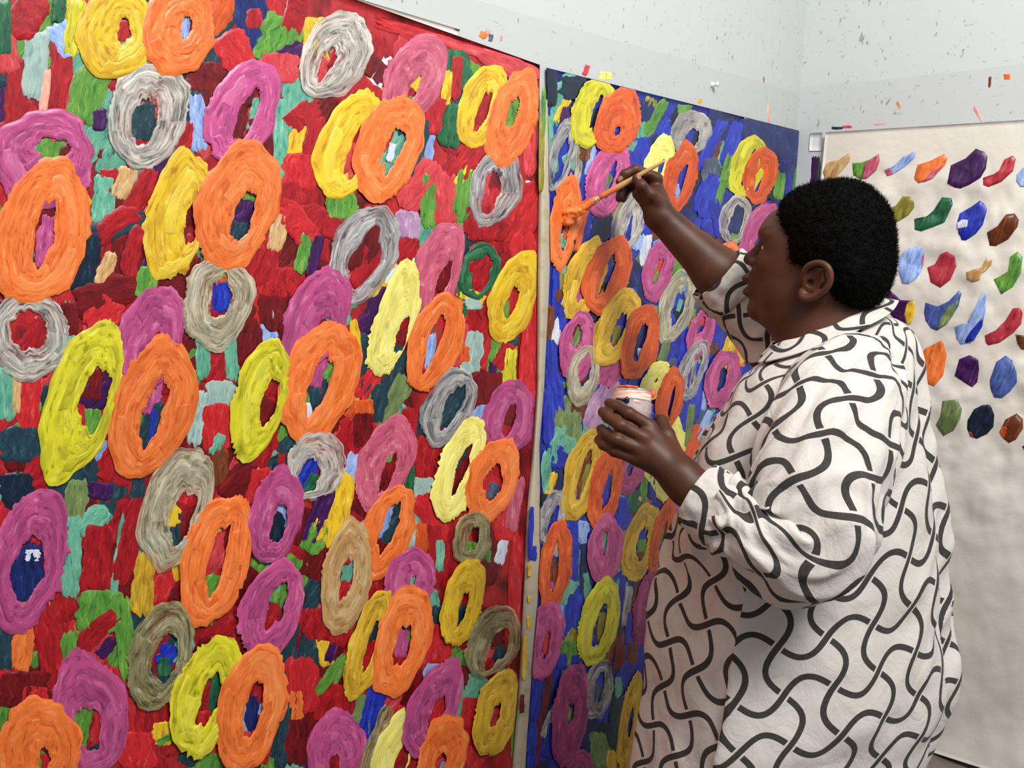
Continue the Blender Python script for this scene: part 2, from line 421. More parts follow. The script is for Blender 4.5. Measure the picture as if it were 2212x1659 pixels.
RED_DABS = [ # cx, cy, half width, half length, tilt, colour, bend
 (130,165,27,82,8,'red',0),(38,200,30,82,5,'red',0),(75,140,30,75,4,'paleteal',0),(140,85,28,42,-30,'ltblue',0),(192,195,38,72,14,'green',.1),
 (55,35,62,40,-55,'red',0),(15,105,25,55,-10,'coral',0),(160,60,20,62,8,'lime',0),(8,60,22,62,0,'dkgreen',0),(97,205,10,56,6,'peach',0),
 (128,20,14,30,10,'dkgreen',0),(215,258,16,24,0,'purple',0),(427,262,20,62,-4,'ltblue',0),(440,165,45,34,0,'dkred',0),(398,300,22,40,10,'red',0),
 (238,392,26,30,0,'red',0),(225,430,26,52,0,'teal',0),(266,396,20,36,20,'tan',0),(305,410,22,56,28,'red',0),(248,490,24,70,70,'dkteal',0),
 (185,565,28,66,10,'midnight',0),(255,480,24,52,60,'red',.2),(288,545,20,62,12,'red',.1),(228,582,16,40,22,'tan',0),(226,635,34,66,75,'dkred',0),
 (222,680,34,42,40,'scarlet',0),(318,612,24,36,10,'green',0),(150,690,20,40,0,'dkred',0),(140,760,30,40,0,'teal',0),(65,865,28,70,4,'scarlet',0),
 (12,850,22,60,0,'teal',0),(36,850,10,45,0,'tan',0),(50,960,50,40,0,'dkteal',0),(105,1005,36,60,50,'red',0),(40,1060,40,40,0,'midnight',0),
 (160,1105,26,70,8,'moss',0),(250,1005,36,40,20,'red',0),(215,1060,28,18,10,'purple',0),(200,1125,26,40,50,'teal',0),(150,1200,26,90,0,'teal',0),
 (210,1205,34,75,5,'red',0),(255,1210,10,95,8,'teal',0),(280,1170,26,95,14,'red',0),(215,1320,46,46,0,'green',.1),(170,1420,26,60,-4,'green',0),(270,1380,20,90,-6,'green',0),
 (212,1360,22,58,45,'red',.15),(230,1400,14,24,40,'purple',0),(48,1400,26,50,12,'orange',0),(100,1380,24,110,-10,'red',0),(60,1490,60,40,0,'dkred',0),(75,1515,34,36,10,'scarlet',0),
 (10,1380,18,70,0,'dkteal',0),(310,1260,24,70,4,'gold',0),(320,1570,30,60,0,'red',0),(350,1585,26,26,0,'yellow',0),(360,1595,10,24,60,'green',0),(300,1620,40,40,0,'scarlet',0),
 (470,1480,18,60,0,'dkgreen',0),(480,600,16,22,0,'rorange',0),(478,640,20,34,0,'blue',0),(585,705,20,52,0,'ltblue',0),(600,660,40,60,0,'dkred',0),(600,610,44,34,0,'red',0),
 (570,560,34,60,20,'red',0),(468,790,36,42,30,'red',0),(440,760,18,60,0,'teal',0),(500,775,16,50,0,'teal',0),(480,850,36,30,0,'paleteal',0),(430,905,18,60,12,'paleteal',0),
 (470,920,36,52,0,'scarlet',0),(470,960,14,26,25,'teal',0),(475,1010,18,40,0,'brown',0),(520,1040,34,50,40,'dkred',0),(560,1050,30,40,0,'scarlet',0),(490,580,40,20,0,'olive',0),
 (640,225,34,70,10,'teal',0),(640,310,18,60,5,'yellow',0),(605,300,16,90,0,'teal',0),(650,250,40,26,-40,'red',0),(675,310,22,60,10,'red',0),(650,370,40,40,0,'scarlet',0),(625,420,34,30,0,'red',0),
 (540,55,42,70,0,'navy',0),(550,40,20,24,0,'red',0),(600,88,48,56,20,'green',.2),(622,112,18,34,60,'purple',0),(470,20,34,56,25,'rorange',0),(510,110,40,44,-30,'scarlet',0),(600,145,44,34,0,'coral',0),
 (640,20,60,24,-75,'red',0),(820,165,18,46,28,'white',0),(800,140,60,24,40,'dkred',0),(770,200,50,40,40,'red',0),(900,70,20,90,-72,'scarlet',0),(1010,100,16,90,-72,'coral',0),(1100,140,26,70,-60,'coral',0),
 (985,150,34,44,0,'dkgreen',0),(985,165,16,48,8,'red',0),(965,190,12,40,5,'yellow',0),(940,250,30,40,0,'red',0),(975,270,26,46,10,'dkgreen',0),(900,320,18,72,15,'dkteal',0),(905,400,30,60,30,'coral',0),
 (960,430,34,56,0,'coral',0),(925,430,18,60,0,'green',0),(1000,420,22,60,5,'green',0),(1010,350,24,56,40,'red',0),(1145,300,16,80,0,'coral',0),(1140,410,12,20,10,'white',0),(1130,460,36,70,25,'scarlet',0),
 (1000,380,12,26,40,'lime',0),(1050,480,50,40,0,'red',0),(1130,560,26,60,0,'scarlet',0),(700,480,60,26,30,'red',0),(640,480,60,30,50,'scarlet',0),(682,552,13,48,12,'purple',0),(655,545,14,44,12,'green',0),
 (735,440,34,34,0,'green',0),(600,500,18,42,12,'tan',0),(880,485,26,30,0,'lilac',0),(868,578,20,48,28,'white',0),(875,540,24,34,30,'red',0),(800,520,30,70,22,'dkred',0),(795,580,26,50,15,'red',0),
 (1040,590,30,40,20,'red',0),(1000,640,16,60,10,'dkgreen',0),(1020,640,30,14,20,'yellow',0),(1020,655,20,14,0,'paleteal',0),(1075,740,16,90,8,'green',0),(1020,770,22,60,5,'paleteal',0),(1005,765,12,18,0,'rorange',0),
 (1065,805,11,26,5,'purple',0),(1090,770,22,30,30,'red',0),(1140,760,18,120,2,'scarlet',0),(1100,800,16,50,5,'lime',0),(1055,840,40,36,0,'dkred',0),(785,790,30,74,18,'dkteal',0),(800,820,22,52,35,'scarlet',0),
 (770,740,10,50,-8,'yellow',0),(850,865,20,62,25,'moss',0),(820,870,20,44,10,'dkteal',0),(780,885,34,22,0,'rorange',0),(770,960,44,60,10,'red',0),(785,930,26,40,0,'dkred',0),(880,920,20,40,10,'red',0),
 (660,1020,24,40,30,'blue',0),(672,1045,16,24,30,'dkgreen',0),(760,1010,20,34,20,'ltblue',0),(735,1100,22,88,10,'yellow',0),(690,1110,20,70,20,'purple',0),(692,1145,18,26,10,'yellow',0),(680,1160,24,36,30,'green',0),
 (860,1000,14,44,4,'dkred',0),(838,985,10,14,20,'green',0),(912,1000,36,46,0,'red',0),(920,1060,34,30,0,'paleteal',0),(930,1120,30,60,-20,'scarlet',0),(885,1040,12,40,0,'dkgreen',0),(930,1180,22,50,10,'red',0),
 (905,1165,24,36,0,'rorange',0),(880,1165,18,44,12,'paleteal',0),(950,1200,10,36,0,'teal',0),(1085,1185,11,34,12,'white',0),(1090,1130,26,40,0,'scarlet',0),(1110,1090,16,60,8,'rose',0),(1110,1300,14,150,3,'scarlet',0),
 (620,1380,24,96,8,'dkteal',0),(680,1380,30,60,20,'dkteal',0),(700,1400,18,40,-10,'yellow',0),(718,1400,12,34,20,'purple',0),(690,1350,32,36,0,'red',0),(750,1330,22,70,22,'red',0),(720,1460,18,54,35,'green',0),
 (650,1480,36,60,0,'scarlet',0),(720,1520,36,44,25,'red',0),(640,1530,18,40,0,'orange',0),(615,1590,14,70,8,'dkteal',0),(640,1600,26,50,0,'dkred',0),(780,1560,24,60,10,'moss',0),(800,1540,20,60,18,'blue',0),
 (810,1600,20,80,20,'dryolive',0),(740,1190,20,30,0,'red',0),(935,1300,14,28,-5,'teal',0),(945,1340,14,34,0,'dkteal',0),(950,1390,30,44,0,'scarlet',0),(985,1430,24,30,35,'green',0),(1000,1470,24,34,0,'dkred',0),
 (1030,1490,30,30,30,'teal',0),(1010,1540,40,36,0,'scarlet',0),(990,1520,10,60,5,'teal',0),(1035,1600,26,40,0,'red',0),(1110,1480,14,70,3,'dkred',0),(1112,1560,8,80,2,'green',0),(1010,1640,30,30,0,'scarlet',0),
 (660,900,16,30,0,'white',0),(500,1150,16,40,10,'dkred',0),(460,1130,20,20,0,'gold',0),(365,1110,24,30,0,'yellow',0),(400,1040,18,26,20,'purple',0),(400,1070,18,20,20,'scarlet',0),(360,1415,20,26,30,'blue',0),(355,1440,16,22,0,'dkgreen',0),
 (590,1140,24,34,0,'midnight',0),(55,1240,38,62,0,'navy',0),(70,1200,18,14,0,'white',0),(100,520,22,60,8,'pink',0),(330,850,20,50,15,'pink',0),(330,920,8,40,5,'blue',0),(545,1540,16,40,0,'navy',0),(868,1390,14,30,0,'pink',0),
 (690,800,16,40,20,'pink',0),(930,760,10,40,6,'ltblue',0),(1065,1060,12,18,20,'slate',0),(400,60,10,26,5,'ltblue',0),(268,68,18,26,10,'red',0),(845,330,8,20,10,'white',0),(200,830,28,36,10,'dkred',0),(200,920,20,40,0,'green',0),
]
RED_RINGS = [ # cx,cy,rx,ry,tilt,colour,hx,hy,hcx,hcy
 (322,245,84,116,10,'drywhite',28,58,312,262),(65,725,88,96,0,'drywhite',45,45,60,715),(95,345,112,108,-5,'pink',42,26,112,322),
 (525,242,74,118,18,'pink',20,66,532,250),(895,168,62,100,20,'rose',11,28,895,190),(728,118,72,100,24,'drywhite',15,36,706,138),
 (248,70,82,102,5,'yellow',19,28,268,68),(385,64,80,100,8,'orange',13,28,402,57),
 (755,315,64,122,16,'yellow',22,62,772,325),(840,322,70,118,15,'orange',21,54,848,322),(1070,406,54,86,10,'drygray',20,44,1062,412),
 (1042,230,50,96,16,'yellow',13,46,1042,240),(1108,255,52,108,12,'orange',11,38,1108,245),
 (385,468,64,146,8,'yellow',16,58,416,480),(470,652,74,106,4,'drybeige',27,44,478,640),(92,498,100,160,8,'orange',22,72,96,505),(512,442,86,144,13,'orange',24,56,525,468),
 (785,548,72,112,18,'drygray',30,70,786,560),(945,588,52,112,14,'rose',13,60,956,610),(1035,585,44,62,15,'dkgreen',28,46,1036,592),
 (325,732,70,118,12,'pink',20,48,335,765),(683,688,66,116,16,'pink',22,55,692,735),(1110,643,49,102,14,'yellow',13,38,1106,652),
 (852,692,43,132,12,'lemon',13,44,868,725),(938,742,55,115,14,'orange',14,66,936,742),(970,880,52,90,20,'drygray',18,50,976,882),(1100,903,55,82,12,'pink',13,36,1102,905),
 (175,868,77,180,12,'lime',32,72,204,862),(328,885,90,152,12,'orange',26,78,330,892),(562,862,53,132,10,'lime',18,58,582,872),(688,828,80,138,14,'orange',22,66,686,832),
 (685,1005,62,78,10,'drywhite',24,40,670,1025),(835,1000,57,108,16,'rose',13,46,838,1020),(992,1015,46,116,14,'lemon',13,58,998,1012),(1065,1035,54,94,12,'orange',21,42,1066,1042),
 (380,1097,72,140,12,'drybeige',28,62,392,1118),(595,1112,54,106,8,'pink',17,44,602,1132),(62,1208,80,158,8,'pink',38,68,60,1236),(838,1148,54,104,14,'orange',18,60,840,1142),
 (750,1245,52,124,5,'tan',15,48,748,1252),(468,1208,72,146,10,'orange',20,84,468,1206),(1020,1165,40,62,8,'dryolive',12,30,1022,1166),
 (590,1317,64,112,15,'pink',21,48,597,1312),(885,1252,54,72,15,'pink',6,22,890,1262),(1000,1302,44,102,10,'yellow',9,42,1001,1312),(1065,1385,54,84,18,'dryolive',20,50,1076,1400),
 (345,1415,68,118,10,'dryolive',28,54,356,1422),(795,1392,37,122,12,'gold',10,60,800,1400),(868,1387,58,124,10,'orange',18,50,871,1392),
 (190,1540,80,132,-8,'pink',30,52,190,1572),(445,1505,70,132,14,'lime',24,64,452,1512),(543,1525,72,142,8,'orange',22,62,546,1532),
 (935,1530,52,112,18,'pink',16,40,945,1540),(1073,1540,44,100,10,'gold',9,28,1071,1546),(725,1622,62,94,4,'pink',13,25,722,1652),(850,1622,42,92,16,'lemon',14,44,868,1640),
 (85,1612,92,108,4,'orange',16,26,96,1642),(955,1632,50,92,10,'orange',11,26,951,1652),
]
def build_paint(parent, poly, dabs, rings, place, step, fill_cols, seed, scale_hint, zones=None):
    rg = random.Random(seed); k = 0
    fills = []
    x0, x1 = min(p[0] for p in poly), max(p[0] for p in poly); y0, y1 = min(p[1] for p in poly), max(p[1] for p in poly)
    y = max(y0, -60)
    while y < min(y1, 1740):
        x = max(x0, -60)
        while x < x1:
            jx, jy = x + rg.uniform(-.4, .4) * step[0], y + rg.uniform(-.4, .4) * step[1]
            hw, hh = rg.uniform(.36, .66) * step[0], rg.uniform(.5, .85) * step[1]
            tl = rg.uniform(-5, 38)
            a = math.radians(tl); ex, ey = hh * math.sin(a) , hh * math.cos(a)
            if all(poly_inside(poly, jx + sx * (hw + abs(ex)) * .9, jy + sy * ey) for sx in (-1, 1) for sy in (-1, 1)):
                fills.append((jx, jy, hw, hh, tl, rg.choices(fill_cols[0], fill_cols[1])[0], rg.uniform(-.15, .15)))
            x += step[0]
        y += step[1]
    rg.shuffle(fills)
    def levels(boxes):
        lv = []
        for a, (x, y, w, h) in enumerate(boxes):
            m = 0
            for b in range(a):
                X, Y, W_, H_ = boxes[b]
                if abs(x - X) < (w + W_) * .9 and abs(y - Y) < (h + H_) * .9: m = max(m, lv[b] + 1)
            lv.append(m)
        return lv
    bx = lambda d: (d[0], d[1], d[2] + d[3] * abs(math.sin(math.radians(d[4]))), d[3] * abs(math.cos(math.radians(d[4]))) + d[2] * abs(math.sin(math.radians(d[4]))))
    lv = levels([bx(d) for d in fills])
    AV, AF, AU, AM, nv_ = [], [], [], [], 0; names = list(fill_cols[0])
    for (cx, cy, hw, hh, tl, cn, bd), L in zip(fills, lv):
        k += 1
        v, f, uv = dab_mesh(place, cx, cy, hw, hh, tl, k * 0.773 + seed, 0.0002 + min(L, 8) * 1.0e-4, 0.0004, bd)
        AV.append(v); AF.append(f + nv_); AU.append(uv); AM.append(np.full(len(f), names.index(cn))); nv_ += len(v)
    o = mesh('underpainting', np.concatenate(AV), np.concatenate(AF), None, parent, uv=np.concatenate(AU), kind='stuff')
    for cn in names: o.data.materials.append(paint(cn))
    o.data.polygons.foreach_set('material_index', np.concatenate(AM).astype(np.int32))
    lv = levels([bx(d) for d in dabs])
    for (cx, cy, hw, hh, tl, cn, bd), L in zip(dabs, lv):
        k += 1
        v, f, uv = dab_mesh(place, cx, cy, hw, hh, tl, k * 0.773 + seed, 0.0011 + min(L, 8) * 1.8e-4, 0.0004, bd)
        mesh('paint_dab', v, f, paint(cn), parent, uv=uv)
    lv = levels([(r[0], r[1], r[2], r[3]) for r in rings])
    for i, (cx, cy, rx, ry, tl, cn, hx, hy, hcx, hcy) in enumerate(rings):
        tl = tl + 5 if tl > 0 else tl
        v, f, uv, tone = ring_mesh(place, cx, cy, rx, ry, tl, hx, hy, hcx, hcy, i * 1.37 + seed, 0.0028 + lv[i] * 0.0007, 0.0008, 1)
        o = mesh('paint_ring', v, f, paint(cn), parent, uv=uv)
        at = o.data.attributes.new('tone', 'FLOAT', 'POINT'); at.data.foreach_set('value', tone.astype(np.float32))
build_paint(rp, REDP, RED_DABS, RED_RINGS, placeL, (58, 74),
            (['red', 'scarlet', 'dkred', 'coral', 'green', 'teal', 'dkteal', 'ltblue', 'yellow', 'purple'], [26, 16, 20, 9, 9, 8, 11, 2, 2, 2]), 11, 1)

# ---------- blue painting
BL = [(1180, 146), (1185, 330), (1188, 560), (1182, 700), (1174, 850), (1164, 960), (1166, 1060), (1166, 1200), (1158, 1350), (1146, 1480), (1138, 1600), (1128, 1760)]
def project(p):
    q = np.asarray(p) - CAM; z = q @ FWD
    return CXP + FPX * (q @ RGT) / z, CYP - FPX * (q @ UPV) / z
def plumb(p, ys):
    # pixel track of a vertical line through world point p, sampled at heights
    return [project(np.array([p[0], p[1], z])) for z in ys]
_b0 = onL(1732, 284, OFF)
BR = plumb(_b0, np.linspace(_b0[2], 0.15, 8))
BLUEP = BL + BR[::-1]
bp = empty('abstract_painting', onL(1400, 1760), 'deep blue abstract painting with small rings being worked on by the painter', 'painting')
blue_ground = ground_mat('blue_ground', [(0.30, (14, 22, 70)), (0.45, (26, 44, 160)), (0.58, (30, 52, 172)), (0.72, (34, 60, 120))], 2.2)
sheet('canvas', BL, BR, onL, OFF, blue_ground, bp)
placeB = clamped(BL, BR, [(1180, 146), BR[0]])
t = NT('raw_canvas'); uv = t.coord('UV')
t.base(t.mix(t.ramp(t.noise(uv, 3, 2), [(0.55, K1), (0.75, W1)]), lin((196, 186, 162)), lin((172, 166, 120)))); t.p(Roughness=0.8); t.bump(t.noise(uv, 60, 2), 0.2, 0.001)
M_RAW = t.m
# curled, unpainted margin of the blue canvas standing in the gap between the two paintings
def curl():
    n, m = 60, 9
    ys = np.linspace(215, 1790, n)[:, None]; s = np.linspace(0, 1, m)[None, :]
    r_ed = np.interp(ys[:, 0], [p[1] for p in REDP[4:14]], [p[0] for p in REDP[4:14]])[:, None]
    b_ed = np.interp(ys[:, 0], [p[1] for p in BL], [p[0] for p in BL])[:, None]
    grow = sstep(215, 420, ys)
    a = r_ed + 1 + (1 - grow) * 12; b = b_ed + 2
    px = a + (b - a) * s
    h = 0.003 + 0.013 * np.sin(np.pi * np.clip(s * 0.92 + 0.08, 0, 1)) * (0.35 + 0.65 * grow) * (1 + 0.15 * pnoise(ys / 120, s * 0.5, 1))
    v = onL(px, ys + 0 * s, h); f = grid_faces(n, m)[:, ::-1]
    uvs = np.stack(np.broadcast_arrays(s * 0.3, ys / 100), -1).reshape(-1, 2)
    return v.reshape(-1, 3), f, uvs
v, f, uv = curl(); mesh('curled_margin', v, f, M_RAW, bp, uv=uv, label='curled strip of unpainted canvas at the edge')
def placeC(px, py, h): return onL(px, py, 0.0165 + h)
for i, (x, y, w, h, tl, cn) in enumerate([(1170, 330, 6, 80, 1, 'olive'), (1174, 240, 5, 50, 1, 'green'), (1147, 1150, 6, 55, 2, 'blue'), (1151, 1195, 9, 16, 2, 'blue'), (1144, 1232, 4, 14, 0, 'yellow'),
        (1143, 1295, 3, 8, 0, 'yellow'), (1142, 1345, 4, 14, 0, 'yellow'), (1133, 1420, 4, 50, 2, 'yellow'), (1128, 1520, 5, 20, 2, 'dkred')]):
    v, f, uv = dab_mesh(placeC, x, y, w, h, tl, i + 3.3, 0.0006, 0.0006); mesh('paint_dab', v, f, paint(cn), bp, uv=uv)
BLUE_DABS = [
 (1215,215,18,60,14,'teal',.1),(1235,185,34,22,0,'midnight',0),(1190,310,9,60,-8,'teal',0),(1215,235,10,32,25,'yellow',0),(1220,255,12,26,10,'purple',0),(1240,195,26,22,0,'midnight',0),(1190,180,16,50,0,'midnight',0),
 (1256,330,16,50,0,'navy',0),(1275,345,10,36,10,'ltblue',0),(1250,350,9,46,4,'drybeige',0),(1265,325,14,24,10,'brown',0),(1398,235,16,26,25,'olive',0),(1395,240,20,24,0,'navy',0),(1375,300,28,30,10,'teal',0),
 (1385,330,22,36,0,'blue',0),(1415,255,12,46,30,'green',0),(1480,240,18,14,0,'green',0),(1440,300,18,30,30,'blue',0),(1600,275,6,26,60,'teal',0),(1617,285,7,36,-6,'teal',0),(1560,250,50,30,-72,'navy',0),(1660,290,60,40,0,'navy',0),(1700,330,30,60,0,'navy',0),
 (1545,340,12,40,25,'brown',0),(1560,330,8,26,15,'teal',0),(1540,310,14,60,25,'blue',0),(1580,310,16,50,20,'blue',0),(1535,370,20,30,0,'slate',0),(1530,420,26,50,20,'blue',.1),(1560,400,9,70,15,'green',0),(1575,390,22,16,40,'green',0),
 (1685,390,12,40,6,'green',0),(1722,400,10,40,0,'green',0),(1703,390,8,50,0,'blue',0),(1700,360,20,14,0,'navy',0),(1550,470,14,44,-14,'blue',0),(1240,510,12,70,6,'midnight',0),(1230,460,10,36,12,'purple',0),(1217,520,9,16,0,'teal',0),(1225,505,10,14,0,'rorange',0),
 (1245,590,9,46,14,'teal',0),(1257,490,8,60,12,'rorange',0),(1300,470,22,60,10,'navy',0),(1385,490,14,50,10,'ltblue',0),(1395,540,12,36,4,'white',0),(1400,470,16,40,8,'blue',0),(1375,460,10,60,4,'drywhite',0),
 (1215,600,15,26,0,'teal',0),(1212,610,10,22,4,'olive',0),(1200,640,8,60,2,'blue',0),(1208,640,9,16,0,'brown',0),(1190,700,9,40,4,'brown',0),(1203,715,10,30,12,'white',0),(1215,680,10,36,0,'blue',0),(1240,710,8,26,20,'dkred',0),(1246,730,10,26,20,'moss',0),
 (1255,640,14,26,16,'pink',0),(1315,610,10,40,14,'blue',0),(1310,630,12,22,10,'midnight',0),(1375,610,16,50,-12,'navy',0),(1360,640,20,20,0,'blue',0),(1335,700,10,34,10,'blue',0),(1330,730,9,30,14,'olive',0),(1383,720,10,34,6,'navy',0),(1385,775,9,24,0,'white',0),
 (1420,690,12,30,8,'moss',0),(1425,580,9,26,16,'coral',0),(1420,600,9,14,30,'green',0),(1460,640,12,30,14,'blue',0),(1465,680,11,20,0,'midnight',0),(1468,660,5,14,20,'teal',0),(1445,715,18,36,0,'blue',0),(1440,745,10,40,18,'moss',0),(1410,760,10,34,10,'rorange',0),(1480,760,14,40,10,'blue',0),
 (1495,690,10,26,0,'moss',0),(1520,690,8,16,20,'coral',0),(1550,720,12,24,10,'moss',0),(1540,750,14,16,0,'brown',0),(1560,700,16,50,14,'blue',0),(1597,770,14,24,0,'orange',0),(1540,680,10,40,8,'blue',0),(1525,880,10,60,20,'slate',0),
 (1200,810,16,26,4,'purple',0),(1190,790,14,60,0,'blue',0),(1205,850,14,50,-12,'blue',0),(1215,890,16,36,20,'moss',0),(1270,790,8,40,18,'brown',0),(1300,870,24,60,26,'lilac',0),(1320,790,28,50,30,'pink',0),(1395,790,10,26,6,'teal',0),(1395,830,14,40,8,'blue',0),(1370,810,14,40,0,'blue',0),
 (1500,820,9,46,10,'drybeige',0),(1520,860,8,26,6,'ltblue',0),(1510,840,14,60,8,'blue',0),(1470,920,14,60,8,'blue',0),(1490,920,8,50,8,'moss',0),(1465,940,14,46,-10,'lemon',0),(1500,960,18,44,22,'rorange',0),(1520,920,8,36,26,'ltblue',0),
 (1200,960,14,46,14,'teal',0),(1180,1020,10,46,2,'teal',0),(1225,960,24,20,20,'teal',0),(1205,985,20,26,0,'blue',0),(1190,1045,9,26,20,'yellow',0),(1240,930,18,40,0,'moss',0),(1185,900,14,60,0,'blue',0),(1265,1040,8,40,10,'olive',0),(1310,1060,8,36,6,'blue',0),
 (1350,1030,10,26,0,'slate',0),(1390,1060,12,46,8,'green',0),(1410,1030,14,60,-30,'lemon',0),(1370,1085,16,26,0,'dkgreen',0),(1375,1080,10,12,0,'peach',0),(1410,1050,9,30,0,'blue',0),(1345,1110,20,36,0,'blue',0),(1258,1150,14,26,4,'ltblue',0),(1240,1210,12,90,0,'blue',0),(1265,1240,14,70,0,'navy',0),
 (1200,1180,10,22,10,'gray',0),(1195,1235,9,26,0,'brown',0),(1190,1265,9,10,0,'pink',0),(1180,1095,16,30,0,'midnight',0),(1387,1150,10,22,0,'blue',0),(1387,1180,10,16,0,'green',0),(1387,1200,9,10,0,'brown',0),(1345,1190,8,50,14,'gray',0),(1230,1280,14,30,20,'teal',0),(1268,1270,10,34,-6,'teal',0),
 (1345,1260,8,60,4,'blue',0),(1355,1310,10,44,6,'gray',0),(1370,1330,10,44,4,'brown',0),(1365,1380,16,60,4,'blue',0),(1300,1360,11,40,2,'olive',0),(1240,1330,20,50,4,'blue',0),(1235,1380,14,24,20,'olive',0),(1235,1400,26,18,0,'green',0),(1225,1440,10,40,8,'green',0),(1215,1430,12,20,0,'blue',0),(1245,1430,14,16,0,'blue',0),
 (1180,1385,6,30,8,'coral',0),(1160,1500,12,60,3,'blue',0),(1175,1520,10,50,5,'navy',0),(1180,1500,8,50,10,'dkred',0),(1163,1600,6,60,4,'dkred',0),(1185,1560,10,36,25,'gray',0),(1150,1610,12,50,2,'blue',0),(1190,1600,16,40,10,'blue',0),(1295,1470,10,16,0,'blue',0),(1293,1500,12,24,4,'slate',0),
 (1305,1540,12,26,20,'blue',0),(1310,1590,22,30,10,'midnight',0),(1300,1620,26,40,0,'moss',0),(1340,1420,14,26,0,'dkred',0),(1350,1450,14,26,30,'blue',0),(1365,1410,12,26,0,'brown',0),(1335,1490,8,30,4,'teal',0),(1330,1560,14,60,6,'dkteal',0),(1233,1550,7,22,0,'moss',0),(1245,1640,10,16,0,'blue',0),(1320,1640,12,20,0,'gold',0),
]
BLUE_RINGS = [
 (1212,335,30,82,12,'drygray',11,54,1214,345),(1492,285,42,50,24,'gray',17,26,1494,300),(1588,476,36,54,8,'drywhite',16,34,1590,480),(1360,478,36,74,12,'drywhite',12,44,1366,486),
 (1315,386,45,82,12,'pink',8,44,1319,388),(1283,243,47,80,12,'lime',12,40,1290,246),(1338,260,49,74,12,'rorange',6,11,1334,282),(1425,347,29,60,16,'lemon',5,18,1428,362),(1468,386,35,78,10,'rorange',8,40,1471,392),
 (1615,360,38,67,14,'lime',9,40,1618,366),(1643,378,36,62,10,'rorange',7,28,1640,386),(1645,508,42,72,14,'pink',13,40,1648,515),(1220,482,33,104,4,'orange',9,54,1221,494),
 (1575,560,26,40,5,'orange',4,10,1575,560),(1262,603,43,90,14,'gold',12,52,1267,604),(1313,593,46,90,14,'rorange',11,48,1312,592),(1422,582,34,68,10,'pink',8,30,1422,582),(1463,660,36,84,14,'drybeige',13,42,1466,660),
 (1248,748,37,80,5,'pink',11,28,1246,726),(1260,812,36,64,4,'drybeige',15,36,1262,800),(1332,708,43,88,16,'gold',11,46,1336,712),(1382,738,37,88,10,'rorange',10,45,1383,738),(1515,718,27,60,14,'pink',6,20,1516,702),
 (1588,756,26,44,8,'yellow',7,20,1590,758),(1495,800,28,70,14,'drygray',10,44,1500,800),(1562,820,36,66,10,'pink',9,36,1561,818),(1415,822,26,48,24,'lemon',2,6,1418,822),(1447,862,29,68,6,'rorange',4,36,1451,868),
 (1360,1008,34,60,8,'pink',7,24,1362,1010),(1257,1026,37,106,10,'gold',11,56,1262,1024),(1308,1056,35,96,6,'rorange',9,42,1312,1060),(1192,1122,29,64,8,'drygray',11,40,1195,1130),(1308,1188,36,78,2,'pink',5,28,1307,1172),
 (1385,1172,37,87,10,'gold',12,46,1387,1176),(1430,1158,23,82,8,'rorange',4,30,1432,1160),(1200,1222,34,101,3,'rorange',9,52,1198,1226),(1397,1312,26,84,6,'magenta',6,22,1400,1300),(1293,1345,42,98,8,'lime',12,50,1295,1352),
 (1180,1382,34,92,4,'pink',8,34,1180,1392),(1292,1490,31,68,6,'drygray',12,36,1293,1484),(1232,1546,38,112,3,'magenta',7,24,1233,1540),(1360,1560,22,106,4,'gold',5,34,1362,1560),(1250,1670,30,50,4,'magenta',6,16,1250,1672),
]
build_paint(bp, BLUEP, BLUE_DABS, BLUE_RINGS, placeB, (42, 60),
            (['blue', 'navy', 'midnight', 'teal', 'green', 'moss', 'brown', 'ltblue', 'slate', 'olive', 'pink'], [34, 22, 8, 6, 6, 6, 4, 4, 5, 3, 2]), 23, 1)

# ---------- things on the left wall
def wall_smear(parent, place, items):
    for i, (x, y, w, h, tl, cn) in enumerate(items):
        v, f, uv = dab_mesh(place, x, y, w, h, tl, i * 1.9 + 40, 0.0004, 0.0005); mesh('paint_smear', v, f, paint(cn), parent, uv=uv)
wall_smear(wl, lambda a, b, h: onL(a, b, h), [(1266, 152, 6, 12, 18, 'coral'), (1308, 164, 13, 9, 0, 'lemon'), (1044, 76, 9, 7, 30, 'orange'), (1060, 82, 5, 8, 10, 'slate'), (1052, 70, 7, 4, 0, 'peach'),
    (1660, 246, 3, 22, 2, 'peach'), (1511, 218, 5, 5, 0, 'gold'), (1650, 172, 1.5, 6, 0, 'rorange'), (1083, 82, 3, 6, 5, 'peach')])
wall_smear(wr, lambda a, b, h: onR(a, b, h), [(1760, 372, 9, 34, 3, 'purple'), (1769, 370, 3, 26, 2, 'dkgreen'), (2138, 177, 3, 12, 4, 'brown'), (2175, 166, 7, 6, 0, 'rorange'), (1941, 226, 4, 8, -25, 'tan'), (2112, 246, 3, 18, -28, 'peach'),
    (1938, 244, 10, 3, 0, 'paleteal'), (1808, 277, 12, 3, 0, 'midnight'), (1830, 274, 10, 3, 0, 'coral'), (1900, 268, 12, 2, -4, 'peach')])
M_PAPER2 = plain('cream_paper', (238, 233, 220), 0.75)
sheet('paper_strip', [(560, -68), (560, -20)], [(994, 64), (980, 92)], onL, 0.0035, M_PAPER2, None, nv=4, nu=30)
ps = bpy.data.objects['paper_strip']; ps['label'] = 'thin cream paper strip showing above the red painting'; ps['category'] = 'paper strip'
